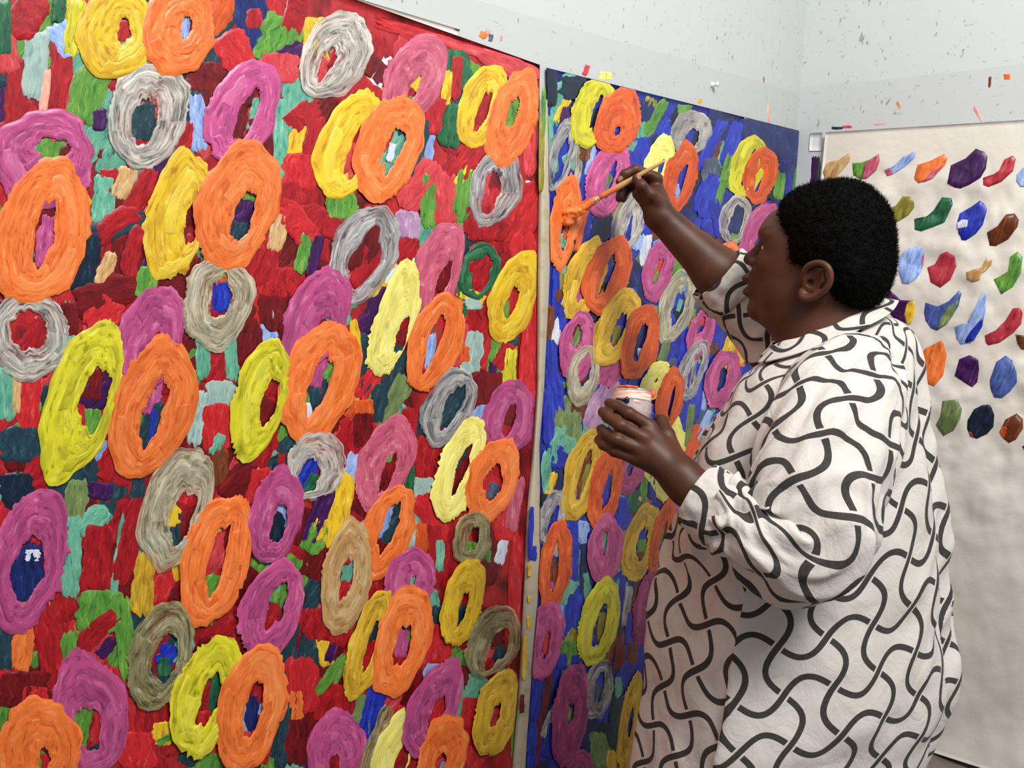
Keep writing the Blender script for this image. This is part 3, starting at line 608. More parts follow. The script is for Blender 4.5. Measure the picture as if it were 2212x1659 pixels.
def pin(px, py):
    c = onL(px, py, 0.004); e = empty('push_pin', c, 'small white push pin in the wall above the blue painting', 'push pin')
    def lathe(rows, name, m):
        n = 14; th = np.linspace(0, 2 * np.pi, n, endpoint=False)
        U = DL; V = np.array([0, 0, 1.0])
        vv = np.array([c + NL * h + (U * np.cos(a) + V * np.sin(a)) * r for h, r in rows for a in th])
        mesh(name, vv, grid_faces(len(rows), n, True), m, e)
    mw = plain('white_plastic', (240, 240, 240), 0.3)
    lathe([(-0.004, 0.0001), (-0.004, 0.006), (-0.002, 0.007), (0.0, 0.0045), (0.008, 0.0038), (0.010, 0.006), (0.012, 0.0062), (0.013, 0.0001)], 'pin_head', mw)
    lathe([(-0.006, 0.0001), (-0.006, 0.0008), (0.002, 0.0008), (0.002, 0.0001)], 'pin_needle', plain('steel', (180, 180, 185), 0.25, Metallic=1.0))
pin(1541, 183)

# ---------- sheet of paint patches on the right wall
sw = empty('paper_sheet', onR(2060, 1600), 'long cream paper sheet of small painted colour patches on the right wall', 'paper')
t = NT('cream_kraft'); uv = t.coord('UV')
t.base(t.mix(t.noise(uv, 1.2, 3), lin((230, 226, 214)), lin((220, 214, 202)))); t.p(Roughness=0.42); t.b.inputs['Specular IOR Level'].default_value = 0.35
t.bump(t.noise(uv, 2.2, 4, 0.55), 0.35, 0.006)
def cockle(px, py):
    k = sstep(300, 420, py) * (1 - 0.65 * sstep(1000, 1250, py))
    h = 0.010 * k * fbm(px / 70.0 + 2, py / 62.0, 0.3, 3) + 0.004 * pnoise(px / 130.0, py / 420.0, 5)
    h = h + 0.0016 * pnoise(px / 48.0, py / 700.0, 8) * sstep(950, 1150, py)
    return h + 0.012 + 0.035 * sstep(1520, 1680, py) ** 2
SOFF = 0.004
sheet('sheet', [(1783, 286), (1774, 380), (1768, 900), (1757, 1542)], [(2420, 246), (2420, 900), (2420, 1756)], onR, SOFF, t.m, sw, nv=150, nu=90, wav=cockle)
def placeS(px, py, h): return onR(px, py, SOFF + cockle(px, py) + 0.0004 + h)
SWATCH = [ # colour, polygon, optional second (colour, polygon)
 ('tan', [(1778,371),(1785,352),(1797,348),(1811,346),(1822,338),(1830,332),(1838,334),(1834,350),(1822,365),(1812,376),(1806,387),(1795,392),(1782,388)]),
 ('green', [(1841,352),(1860,351),(1878,345),(1899,332),(1900,347),(1893,368),(1872,386),(1858,387),(1843,378)], ('rose', [(1869,352),(1879,345),(1899,332),(1900,347),(1893,368),(1872,386),(1862,386),(1865,366)])),
 ('ltblue', [(1911,367),(1926,362),(1950,340),(1972,328),(1978,329),(1976,341),(1955,360),(1926,378),(1917,380)], ('rose', [(1911,367),(1926,366),(1929,376),(1917,380)])),
 ('orange', [(1975,382),(1982,356),(2010,347),(2040,332),(2047,342),(2041,357),(2014,386),(1984,396),(1976,388)], ('rose', [(2037,358),(2044,352),(2014,386),(1994,393),(2006,376)])),
 ('purple', [(2046,396),(2054,357),(2086,342),(2108,321),(2126,328),(2133,338),(2130,364),(2118,384),(2096,398),(2075,407),(2062,405)]),
 ('brick', [(2123,384),(2138,382),(2158,368),(2170,344),(2188,336),(2194,344),(2188,370),(2164,392),(2135,404),(2124,399)]),
 ('ltblue', [(2197,376),(2214,358),(2214,404),(2204,403),(2196,392)]),
 ('red', [(1866,404),(1876,401),(1884,402),(1893,416),(1892,426),(1880,424),(1868,414)]),
 ('olive', [(1917,452),(1935,444),(1950,424),(1966,424),(1974,437),(1975,448),(1963,464),(1945,476),(1930,483),(1926,474)]),
 ('dkgreen', [(1975,473),(1996,472),(2017,454),(2035,426),(2056,428),(2058,442),(2040,481),(1990,500),(1976,496)]),
 ('blue', [(2068,478),(2073,461),(2099,446),(2117,433),(2126,440),(2132,452),(2123,486),(2108,505),(2086,520),(2077,519),(2070,503)], ('white', [(2067,482),(2078,474),(2091,475),(2089,490),(2068,495)])),
 ('brown', [(2132,502),(2155,488),(2173,463),(2192,461),(2201,475),(2198,490),(2178,517),(2152,531),(2138,531)]),
 ('ltblue', [(1940,561),(1955,540),(1972,534),(1992,531),(1996,548),(1989,590),(1978,604),(1963,614),(1949,613),(1941,590)], ('rose', [(1992,556),(1997,547),(1994,575),(1990,582)])),
 ('brick', [(2003,578),(2020,570),(2031,549),(2046,543),(2062,552),(2066,575),(2053,605),(2031,622),(2010,609)]),
 ('tan', [(2087,588),(2102,582),(2120,578),(2131,557),(2143,561),(2141,573),(2131,584),(2120,592),(2116,605),(2100,610),(2089,602)]),
 ('green', [(2146,604),(2178,586),(2182,555),(2198,543),(2209,555),(2205,590),(2188,620),(2163,636)]),
 ('purple', [(1912,660),(1914,640),(1920,624),(1946,648),(1974,650),(1976,672),(1966,700),(1955,705),(1935,692),(1912,665)], ('yellow', [(1958,658),(1964,651),(1974,650),(1977,672),(1968,698),(1959,703),(1953,680)])),
 ('cobalt', [(1996,675),(1999,653),(2025,662),(2050,650),(2072,627),(2077,634),(2070,662),(2046,700),(2024,714),(2010,708),(1999,692)], ('moss', [(2024,713),(2030,690),(2048,662),(2071,648),(2058,682),(2046,700)])),
 ('ltblue', [(2062,706),(2072,701),(2088,700),(2104,668),(2124,628),(2130,640),(2128,678),(2116,716),(2096,742),(2076,744),(2066,732)], ('blue', [(2084,736),(2096,716),(2112,698),(2125,684),(2122,705),(2104,735),(2086,742)])),
 ('brick', [(2127,725),(2150,714),(2172,692),(2188,666),(2204,665),(2209,676),(2206,700),(2188,720),(2160,740),(2135,746),(2129,740)]),
 ('brown', [(2194,722),(2214,725),(2214,755),(2206,754),(2198,742)]),
 ('orange', [(1987,767),(2000,752),(2036,734),(2045,766),(2038,810),(2018,835),(1998,826),(1988,812)]),
 ('purple', [(2062,812),(2072,776),(2094,767),(2113,776),(2115,798),(2111,826),(2100,837)]),
 ('cobalt', [(2138,822),(2152,782),(2172,768),(2187,778),(2196,806),(2197,826),(2182,846),(2164,860),(2148,859),(2140,842)]),
 ('tan', [(1986,849),(1998,847),(2008,860),(2002,880),(1994,897),(1986,890)]),
 ('moss', [(2036,866),(2068,863),(2078,884),(2074,905),(2060,930),(2038,942),(2021,918),(2032,898)]),
 ('midnight', [(2090,908),(2104,884),(2122,875),(2139,874),(2148,896),(2146,922),(2132,938),(2110,948),(2096,942),(2089,925)], ('scarlet', [(2093,933),(2098,933),(2104,945),(2096,942)])),
 ('brown', [(2160,932),(2172,906),(2196,893),(2210,905),(2210,925),(2194,950),(2180,957),(2168,948)], ('rorange', [(2159,932),(2166,921),(2175,924),(2170,948),(2163,940)])),
 ('midnight', [(2208,964),(2216,961),(2216,976)]),
]
def poly_patch(pl, seed, z):
    pl = np.array(pl, float); c = pl.mean(0)
    pts = []
    n = len(pl)
    for i in range(n):
        a, b = pl[i], pl[(i + 1) % n]
        for k in range(4): pts.append(a + (b - a) * k / 4)
    pts = np.array(pts); m = len(pts)
    rows = []
    for r, hh in ((1.0, 0.0), (0.985, z), (0.7, z), (0.4, z), (0.02, z)):
        q = c + (pts - c) * r; rows.append(placeS(q[:, 0], q[:, 1], np.full(m, hh)))
    v = np.concatenate(rows)
    uv = np.concatenate([(c + (pts - c) * r) for r in (1, .985, .7, .4, .02)])
    th = 0.35
    uv = np.stack([(uv[:, 0] * math.sin(th) + uv[:, 1] * -math.cos(th)) / 45 + seed, (uv[:, 0] * math.cos(th) + uv[:, 1] * math.sin(th)) / 24], -1)
    return v, grid_faces(5, m, True), uv
for i, s_ in enumerate(SWATCH):
    v, f, uv = poly_patch(s_[1], i * 3.1, 0.0012)
    o = mesh('paint_patch', v, f, paint(s_[0]), sw, uv=uv)
    if len(s_) > 2:
        v, f, uv = poly_patch(s_[2][1], i * 3.1 + 1, 0.0020)
        q = mesh('patch_overlay', v, f, paint(s_[2][0]), None, uv=uv); q.parent = o
# tape piece beside the sheet
M_TAPE = plain('white_tape', (224, 224, 222), 0.6)
tp = sheet('tape_piece', [(1750, 288), (1748, 326)], [(1776, 286), (1773, 326)], onR, 0.003, M_TAPE, None, nv=4, nu=4)
tp['label'] = 'white tape square on the wall at the corner of the cream sheet'; tp['category'] = 'tape'

# ================================================================== the painter
# ---------- implicit surfaces -> one continuous mesh (surface nets)
def cap(a, b, ra, rb=None, k=0.010, op='u'):
    a, b = np.asarray(a, float), np.asarray(b, float); rb = ra if rb is None else rb
    return dict(t='cap', a=a, b=b, ra=ra, rb=rb, k=k, op=op, c=(a + b) / 2, R=np.linalg.norm(b - a) / 2 + max(ra, rb))
def ell(c, r, ax=None, k=0.010, op='u'):
    ax = np.eye(3) if ax is None else np.asarray(ax, float)
    return dict(t='ell', c=np.asarray(c, float), r=np.asarray(r, float), ax=ax, k=k, op=op, R=max(r))
def sdf(p, prims):
    d = np.full(len(p), 1.0)
    for q in prims:
        if q['t'] == 'cap':
            ba = q['b'] - q['a']; pa = p - q['a']; L = max(ba @ ba, 1e-12)
            h = np.clip(pa @ ba / L, 0, 1)
            e = np.linalg.norm(pa - h[:, None] * ba, axis=1) - (q['ra'] + (q['rb'] - q['ra']) * h)
        else:
            l = (p - q['c']) @ q['ax'].T
            k0 = np.linalg.norm(l / q['r'], axis=1); k1 = np.linalg.norm(l / q['r'] ** 2, axis=1)
            e = k0 * (k0 - 1) / np.maximum(k1, 1e-9)
        k = q['k']
        if q['op'] == 'u':
            h = np.clip(0.5 + 0.5 * (d - e) / k, 0, 1); d = d + (e - d) * h - k * h * (1 - h)
        else:
            h = np.clip(0.5 - 0.5 * (d + e) / k, 0, 1); d = d + (-e - d) * h + k * h * (1 - h)
    return d
def polygonize(prims, cell, smooth=2):
    U = [q for q in prims if q['op'] == 'u']
    lo = np.min([q['c'] - q['R'] for q in U], axis=0) - 0.02; hi = np.max([q['c'] + q['R'] for q in U], axis=0) + 0.02
    N = 22; B = N * cell; nb = np.ceil((hi - lo) / B).astype(int)
    M = (nb * N).astype(np.int64) + 4
    gid = lambda i, j, k: ((i + 1) * M[1] + (j + 1)) * M[2] + (k + 1)
    rB = B * 0.87
    ar = np.arange(N + 1); G = np.stack(np.meshgrid(ar, ar, ar, indexing='ij'), -1).reshape(-1, 3)
    CI, CP_, Q = [], [], []
    corners = np.array([[i, j, k] for i in (0, 1) for j in (0, 1) for k in (0, 1)])
    edges = [(a, b) for a in range(8) for b in range(a + 1, 8) if np.abs(corners[a] - corners[b]).sum() == 1]
    for bi in range(nb[0]):
        for bj in range(nb[1]):
            for bk in range(nb[2]):
                o = np.array([bi, bj, bk]) * N; cB = lo + (o + N / 2) * cell
                sel = [q for q in prims if np.linalg.norm(cB - q['c']) - q['R'] < rB + 0.025]
                if not any(q['op'] == 'u' for q in sel): continue
                if abs(sdf(cB[None], sel)[0]) > rB * 1.35 + 0.01: continue
                D = sdf(lo + (G + o) * cell, sel).reshape(N + 1, N + 1, N + 1)
                S = D < 0
                if S.all() or not S.any(): continue
                cv = [D[c[0]:N + c[0], c[1]:N + c[1], c[2]:N + c[2]] for c in corners]
                cs = [x < 0 for x in cv]
                acc = np.zeros((N, N, N, 3)); cnt = np.zeros((N, N, N))
                for a, b in edges:
                    m = cs[a] != cs[b]
                    tt = np.where(m, cv[a] / np.where(m, cv[a] - cv[b], 1), 0)
                    acc += m[..., None] * (corners[a] + tt[..., None] * (corners[b] - corners[a])); cnt += m
                idx = np.argwhere(cnt > 0)
                pos = acc[cnt > 0] / cnt[cnt > 0][:, None] + idx + o
                g = idx + o
                CI.append(gid(g[:, 0], g[:, 1], g[:, 2])); CP_.append(lo + pos * cell)
                for ax in range(3):
                    sl0 = [slice(0, N)] * 3; sl1 = [slice(0, N)] * 3; sl1[ax] = slice(1, N + 1)
                    s0, s1 = S[tuple(sl0)], S[tuple(sl1)]
                    e = np.argwhere(s0 != s1) ; fl = s0[s0 != s1]
                    if not len(e): continue
                    e = e + o; u_, v_ = (ax + 1) % 3, (ax + 2) % 3
                    quad = []
                    for du, dv in ((0, 0), (-1, 0), (-1, -1), (0, -1)):
                        w = e.copy(); w[:, u_] += du; w[:, v_] += dv; quad.append(gid(w[:, 0], w[:, 1], w[:, 2]))
                    quad = np.stack(quad, 1); quad[~fl] = quad[~fl][:, ::-1]
                    Q.append(quad)
    CI = np.concatenate(CI); V = np.concatenate(CP_); Q = np.concatenate(Q)
    uq, first = np.unique(CI, return_index=True); V = V[first]
    F = np.searchsorted(uq, Q); F = np.minimum(F, len(uq) - 1)
    F = F[(uq[F] == Q).all(1)]
    for _ in range(smooth):
        s_ = np.zeros_like(V); n_ = np.zeros(len(V))
        for a in range(4):
            for b in ((a + 1) % 4, (a + 3) % 4):
                np.add.at(s_, F[:, a], V[F[:, b]]); np.add.at(n_, F[:, a], 1)
        V = V * 0.5 + 0.5 * s_ / np.maximum(n_, 1)[:, None]
    return V, F
def vnormals(V, F):
    n = np.cross(V[F[:, 2]] - V[F[:, 0]], V[F[:, 3]] - V[F[:, 1]])
    N = np.zeros_like(V)
    for a in range(4): np.add.at(N, F[:, a], n)
    return N / np.maximum(np.linalg.norm(N, axis=1), 1e-12)[:, None]

def crom(K, n):
    """Catmull-Rom through rows of K (m x c)"""
    K = np.asarray(K, float); m = len(K); tt = np.linspace(0, m - 1 - 1e-6, n); i = np.floor(tt).astype(int); f = (tt - i)[:, None]
    g = lambda k: K[np.clip(k, 0, m - 1)]
    p0, p1, p2, p3 = g(i - 1), g(i), g(i + 1), g(i + 2)
    return 0.5 * ((2 * p1) + (-p0 + p2) * f + (2 * p0 - 5 * p1 + 4 * p2 - p3) * f ** 2 + (-p0 + 3 * p1 - 3 * p2 + p3) * f ** 3)
base = P(1690, 1600, 1.28)
person = empty('person', (base[0], base[1], 0.0), 'painter in a white shirt with black wavy lines holding a brush and a jar', 'person')

# ---------- head frame
HD = 1.28
hr = ray(1770., 600.); DV = hr / np.linalg.norm(hr)
RV = np.array([DV[1], -DV[0], 0]); RV /= np.linalg.norm(RV); UV_ = np.cross(RV, DV)
HC = P(1770., 600., HD)
SH = HD * (RV[0]) / FPX; SV = HD / FPX
PHI = math.radians(12)
FH = -RV * math.cos(PHI) + DV * math.sin(PHI); LH = -RV * math.sin(PHI) - DV * math.cos(PHI)
HAX = np.array([FH, LH, UV_])
def H(px, py, y=0.0): return HC + FH * ((1770 - px) * SH / math.cos(PHI)) + LH * y + UV_ * ((600 - py) * SV)
def hr_(a, y, b): return (a * SH, y, b * SV)
def hell(px, py, y, a, yr, b, k=0.012, op='u', tilt=0.0):
    c_, s_ = math.cos(tilt), math.sin(tilt)
    ax = np.array([FH * c_ + UV_ * s_, LH, -FH * s_ + UV_ * c_])
    return ell(H(px, py, y), hr_(a, yr, b), ax, k, op)

skin = []
# skull, face, jaw, cheeks
skin += [hell(1795, 530, 0, 116, .074, 114, .02), hell(1702, 545, 0, 62, .062, 98, .03, tilt=-.35), hell(1712, 612, 0, 84, .062, 82, .02),
         hell(1674, 655, 0, 40, .040, 40, .008), hell(1708, 638, .030, 60, .034, 52, .010), hell(1708, 638, -.030, 60, .034, 52, .010), hell(1644, 672, 0, 32, .030, 30, .014), hell(1724, 680, 0, 80, .056, 44, .012),
         hell(1641, 613, 0, 30, .030, 46, .012), hell(1660, 503, 0, 22, .045, 12, .02, tilt=-.3), hell(1668, 572, .032, 30, .018, 22, .02), hell(1668, 572, -.032, 30, .018, 22, .02)]
# eye sockets
skin += [hell(1640, 536, .031, 17, .013, 12, .010, 's'), hell(1640, 536, -.031, 17, .013, 12, .010, 's')]
# lids
skin += [hell(1657, 528, .030, 15, .014, 6, .005), hell(1657, 528, -.030, 15, .014, 6, .005), hell(1658, 549, .030, 14, .013, 5, .005), hell(1658, 549, -.030, 14, .013, 5, .005)]
# nose
skin += [cap(H(1646, 522), H(1617, 558), .0080, .0115, .008), hell(1610, 563, 0, 15, .0125, 13, .006), hell(1627, 570, .0135, 16, .0085, 11, .005), hell(1627, 570, -.0135, 16, .0085, 11, .005),
         hell(1624, 581, .0065, 6, .003, 5, .004, 's'), hell(1624, 581, -.0065, 6, .003, 5, .004, 's')]
# lips
skin += [hell(1612, 605, 0, 17, .022, 11, .009), hell(1614, 636, 0, 15, .020, 12, .009), hell(1598, 620, 0, 14, .024, 2.6, .005, 's'), hell(1606, 653, 0, 8, .016, 6, .008, 's')]
# ear (near and far)
for sd in (1, -1):
    e0 = .0715
    def E_(px, py, y): return H(px + 24, py, sd * (e0 + y))
    ring = [(1737, 604, .004), (1738, 588, .010), (1750, 575, .015), (1770, 570, .019), (1788, 578, .022), (1796, 596, .022), (1792, 616, .020), (1776, 632, .016), (1756, 642, .012), (1741, 642, .008), (1735, 630, .004)]
    skin += [hell(1788, 607, sd * (e0 + .003), 30, .010, 32, .006)]
    skin += [hell(1786, 607, sd * (e0 + .018), 20, .010, 22, .005, 's')]
    ring = [tuple(q) for q in crom(ring, 34)]
    for i in range(len(ring) - 1):
        rr = .0040 + .0022 * max(0., (i - 22) / 11)
        skin.append(cap(E_(*ring[i]), E_(*ring[i + 1]), rr, rr, .004))
    skin += [cap(E_(1778, 588, .014), E_(1780, 606, .014), .0035, .004, .004), cap(E_(1780, 606, .014), E_(1764, 625, .010), .004, .004, .004), cap(E_(1740, 606, .006), E_(1741, 616, .006), .005, .004, .004),
             hell(1776, 611, sd * (e0 + .008), 7, .008, 7, .003, 's')]
# neck, nape, shoulders, trunk
nb_ = P(1806, 805, 1.28)
skin += [cap(H(1792, 630), nb_, .056, .054, .03), cap(H(1738, 690), P(1770, 780, 1.28), .050, .06, .03), cap(nb_, P(1780, 1250, 1.28), .054, .11, .03)]
# ---------- arms
SHR, ELR, WRR = P(1775, 830, 1.45), P(1612, 655, 1.465), P(1424, 466, 1.455)
SHL, ELL_, WRL = P(1815, 890, 1.15), P(1745, 1205, 1.035), P(1487, 1050, 1.095)
def px(r, d): return r * d / FPX
skin += [cap(nb_, SHR, .05, .045, .02), cap(SHR, ELR, .052, .044, .02), cap(ELR, P(1552, 590, 1.462), .046, .044, .02), cap(P(1552, 590, 1.462), WRR, .0435, .0262, .02)]
skin += [cap(nb_, SHL, .05, .045, .02), cap(SHL, ELL_, .052, .044, .02), cap(ELL_, P(1580, 1108, 1.07), .045, .036, .02), cap(P(1580, 1108, 1.07), WRL, .036, .0278, .02)]
def chain(pts, k=.005):
    for (x0, y0, d0, r0), (x1, y1, d1, r1) in zip(pts[:-1], pts[1:]):
        skin.append(cap(P(x0, y0, d0), P(x1, y1, d1), px(r0, d0), px(r1, d1), k))
# left hand round the jar
PALM_L = [(1404, 922, 1.118, 15), (1391, 947, 1.104, 15), (1381, 971, 1.104, 14.5), (1374, 992, 1.110, 13.5)]
for m in PALM_L:
    skin.append(cap(P(*m[:3]), P(1470, 1030, 1.10), px(m[3], 1.1), px(27, 1.1), .012))
skin += [cap(P(1400, 935, 1.115), P(1385, 985, 1.108), px(15, 1.1), px(14, 1.1), .012), cap(P(1470, 1030, 1.10), WRL, .0285, .0275, .012)]
chain([(1404, 920, 1.116, 14.5), (1357, 893, 1.112, 13.8), (1330, 878, 1.128, 12.6), (1316, 871, 1.150, 11.4)])
chain([(1391, 946, 1.102, 14.5), (1341, 919, 1.098, 13.8), (1313, 900, 1.116, 12.8), (1302, 890, 1.140, 11.6)])
chain([(1381, 970, 1.102, 14), (1332, 950, 1.098, 13.4), (1309, 937, 1.116, 12.4), (1299, 927, 1.142, 11.4)])
chain([(1374, 992, 1.108, 12.8), (1327, 974, 1.106, 12), (1303, 960, 1.118, 11.2), (1293, 950, 1.138, 10.4)])
skin += [cap(P(1462, 1000, 1.115), P(1440, 940, 1.135), px(24, 1.12), px(17, 1.13), .012)]
chain([(1440, 940, 1.135, 17), (1429, 911, 1.165, 13.8), (1408, 903, 1.190, 12), ], .006)
# right hand pinching the brush
skin += [cap(WRR, P(1416, 435, 1.462), .0262, px(27, 1.46), .012), cap(P(1414, 432, 1.466), P(1416, 392, 1.470), px(26, 1.46), px(15, 1.46), .012), cap(P(1402, 430, 1.478), P(1405, 398, 1.488), px(24, 1.46), px(14, 1.46), .012),
         cap(P(1412, 448, 1.448), P(1378, 418, 1.446), px(20, 1.45), px(13, 1.44), .010)]
chain([(1418, 386, 1.462, 14), (1372, 366, 1.450, 10.6), (1350, 376, 1.448, 9.8), (1338, 392, 1.450, 8.6)])
chain([(1412, 388, 1.482, 14), (1364, 372, 1.480, 10.4), (1346, 388, 1.472, 9.6), (1341, 405, 1.468, 8.8)])
chain([(1406, 396, 1.496, 13), (1358, 388, 1.500, 10), (1342, 408, 1.492, 9.6), (1338, 428, 1.486, 9)])
chain([(1402, 410, 1.506, 12), (1362, 404, 1.514, 9.2), (1349, 418, 1.508, 8.6), (1346, 430, 1.502, 8)])
chain([(1430, 446, 1.442, 18), (1405, 421, 1.428, 13.5), (1386, 401, 1.420, 10.8), (1374, 385, 1.424, 9.2)], .006)

V, F = polygonize(skin, 0.0021, 2)
t = NT('skin'); pos = t.coord('Object')
n1 = t.noise(pos, 14, 3, 0.5); n2 = t.noise(pos, 420, 2, 0.5)
t.base(t.ramp(n1, [(0.35, lin((64, 33, 18))), (0.65, lin((84, 47, 29)))]))
t.p(Roughness=0.5); t.b.inputs['Specular IOR Level'].default_value = 0.35
t.bump(t.math('ADD', n2, t.math('MULTIPLY', t.noise(pos, 120, 3, 0.6), 0.6)), 0.12, 0.001)
body = mesh('body', V, F, t.m, person, label='dark brown skinned head, neck, arms and hands')

# eyes, brows
M_EYE = NT('eye'); g = M_EYE.coord('Generated'); M_EYE.base(lin((226, 218, 208))); M_EYE.p(Roughness=0.15); M_EYE = M_EYE.m
M_IRIS = plain('iris', (28, 16, 10), 0.12)
def ball(name, c, r, m, parent, ax=np.eye(3), rows=12, cols_=18, cut=None):
    th = np.linspace(0, np.pi if cut is None else cut, rows)[:, None]; ph = np.linspace(0, 2 * np.pi, cols_, endpoint=False)[None]
    l = np.stack(np.broadcast_arrays(np.cos(th) + 0 * ph, np.sin(th) * np.cos(ph), np.sin(th) * np.sin(ph)), -1) * np.asarray(r)
    return mesh(name, (np.asarray(c) + l.reshape(-1, 3) @ ax), grid_faces(rows, cols_, True), m, parent)
for sd in (1, -1):
    e = ball('eye', H(1664, 539, sd * .0305), (.0118,) * 3, M_EYE, person, HAX)
    q = ball('iris', H(1664, 539, sd * .0305), (.0121,) * 3, M_IRIS, person, HAX, 6, 16, 0.5); q.parent = e; q.matrix_parent_inverse = Matrix.Identity(4)
M_HAIR = NT('black_hair'); M_HAIR.base(lin((9, 8, 8))); M_HAIR.p(Roughness=0.75)
M_HAIR.b.inputs['Specular IOR Level'].default_value = 0.08
pos = M_HAIR.coord('Object'); M_HAIR.bump(M_HAIR.noise(pos, 260, 3, 0.6), 0.8, 0.004); M_HAIR = M_HAIR.m
for sd in (1, -1):
    Vb, Fb = polygonize([cap(H(1639, 503, sd * .016), H(1646, 499, sd * .032), .0032, .0035, .003), cap(H(1646, 499, sd * .032), H(1662, 504, sd * .046), .0035, .0018, .003)], 0.0015, 1)
    mesh('eyebrow', Vb, Fb, M_HAIR, person)
# ---------- hair
hair = [hell(1797, 524, 0, 123, .086, 130, .02), hell(1846, 580, 0, 76, .076, 92, .02), hell(1735, 470, 0, 62, .068, 60, .02),
        hell(1592, 560, 0, 98, .30, 205, .008, 's'), hell(1734, 668, .075, 88, .085, 92, .008, 's'), hell(1734, 668, -.075, 88, .085, 92, .008, 's'), hell(1760, 790, 0, 150, .3, 128, .01, 's')]
Vh, Fh = polygonize(hair, 0.0028, 2)
Nh = vnormals(Vh, Fh)
dn = 0.0022 * pnoise(Vh[:, 0] * 110, Vh[:, 1] * 110, Vh[:, 2] * 110) + 0.0014 * pnoise(Vh[:, 0] * 260, Vh[:, 1] * 260, Vh[:, 2] * 260)
Vh = Vh + Nh * dn[:, None]
hair_o = mesh('hair', Vh, Fh, M_HAIR, person, label='short tightly curled black hair')
# loose curls at the surface
def fuzz():
    rg = np.random.default_rng(5); n = 42000
    i = rg.integers(0, len(Vh), n); p = Vh[i] + rg.normal(scale=.001, size=(n, 3)); nn = Nh[i]
    d = nn + rg.normal(scale=.75, size=(n, 3)); d /= np.linalg.norm(d, axis=1)[:, None]
    s = np.cross(d, rg.normal(size=(n, 3))); s /= np.linalg.norm(s, axis=1)[:, None]
    L = rg.uniform(.002, .0065, n)[:, None]; w = .00028
    mid = p + d * L * .6 + s * L * .22; tip = p + d * L + s * L * rg.uniform(-.4, .1, n)[:, None]
    b2 = np.cross(d, s)
    v = np.stack([p - b2 * w, p + b2 * w, mid + b2 * w, mid - b2 * w, tip + b2 * w * .4, tip - b2 * w * .4], 1).reshape(-1, 3)
    k = np.arange(n)[:, None] * 6
    f = np.concatenate([k + np.array([[0, 1, 2, 3]]), k + np.array([[3, 2, 4, 5]])])
    o = mesh('hair_curls', v, f, M_HAIR, person, kind='stuff'); o.parent = hair_o; o.matrix_parent_inverse = Matrix.Identity(4)
fuzz()
# fingernails
M_NAIL = plain('nail', (146, 104, 84), 0.35)
def nail(c, u, v, w, l, wd):
    ball('fingernail', c, (l, wd, .0014), M_NAIL, person, np.array([u, v, w]), 8, 12)
def unit(v): return v / np.linalg.norm(v)
def nail_at(tip, prev, r, toward, l=.0065, wd=.0048):
    a = unit(tip - prev); w = unit(toward - a * (toward @ a)); nail(tip + w * (r - .0004), a, np.cross(w, a), w, l, wd)
nail_at(P(1341, 388, 1.450), P(1350, 376, 1.448), px(8.9, 1.45), -RGT * .1 - FWD + UPV * .25)
nail_at(P(1376, 388, 1.4235), P(1386, 401, 1.420), px(9.4, 1.424), -FWD + RGT * .6)

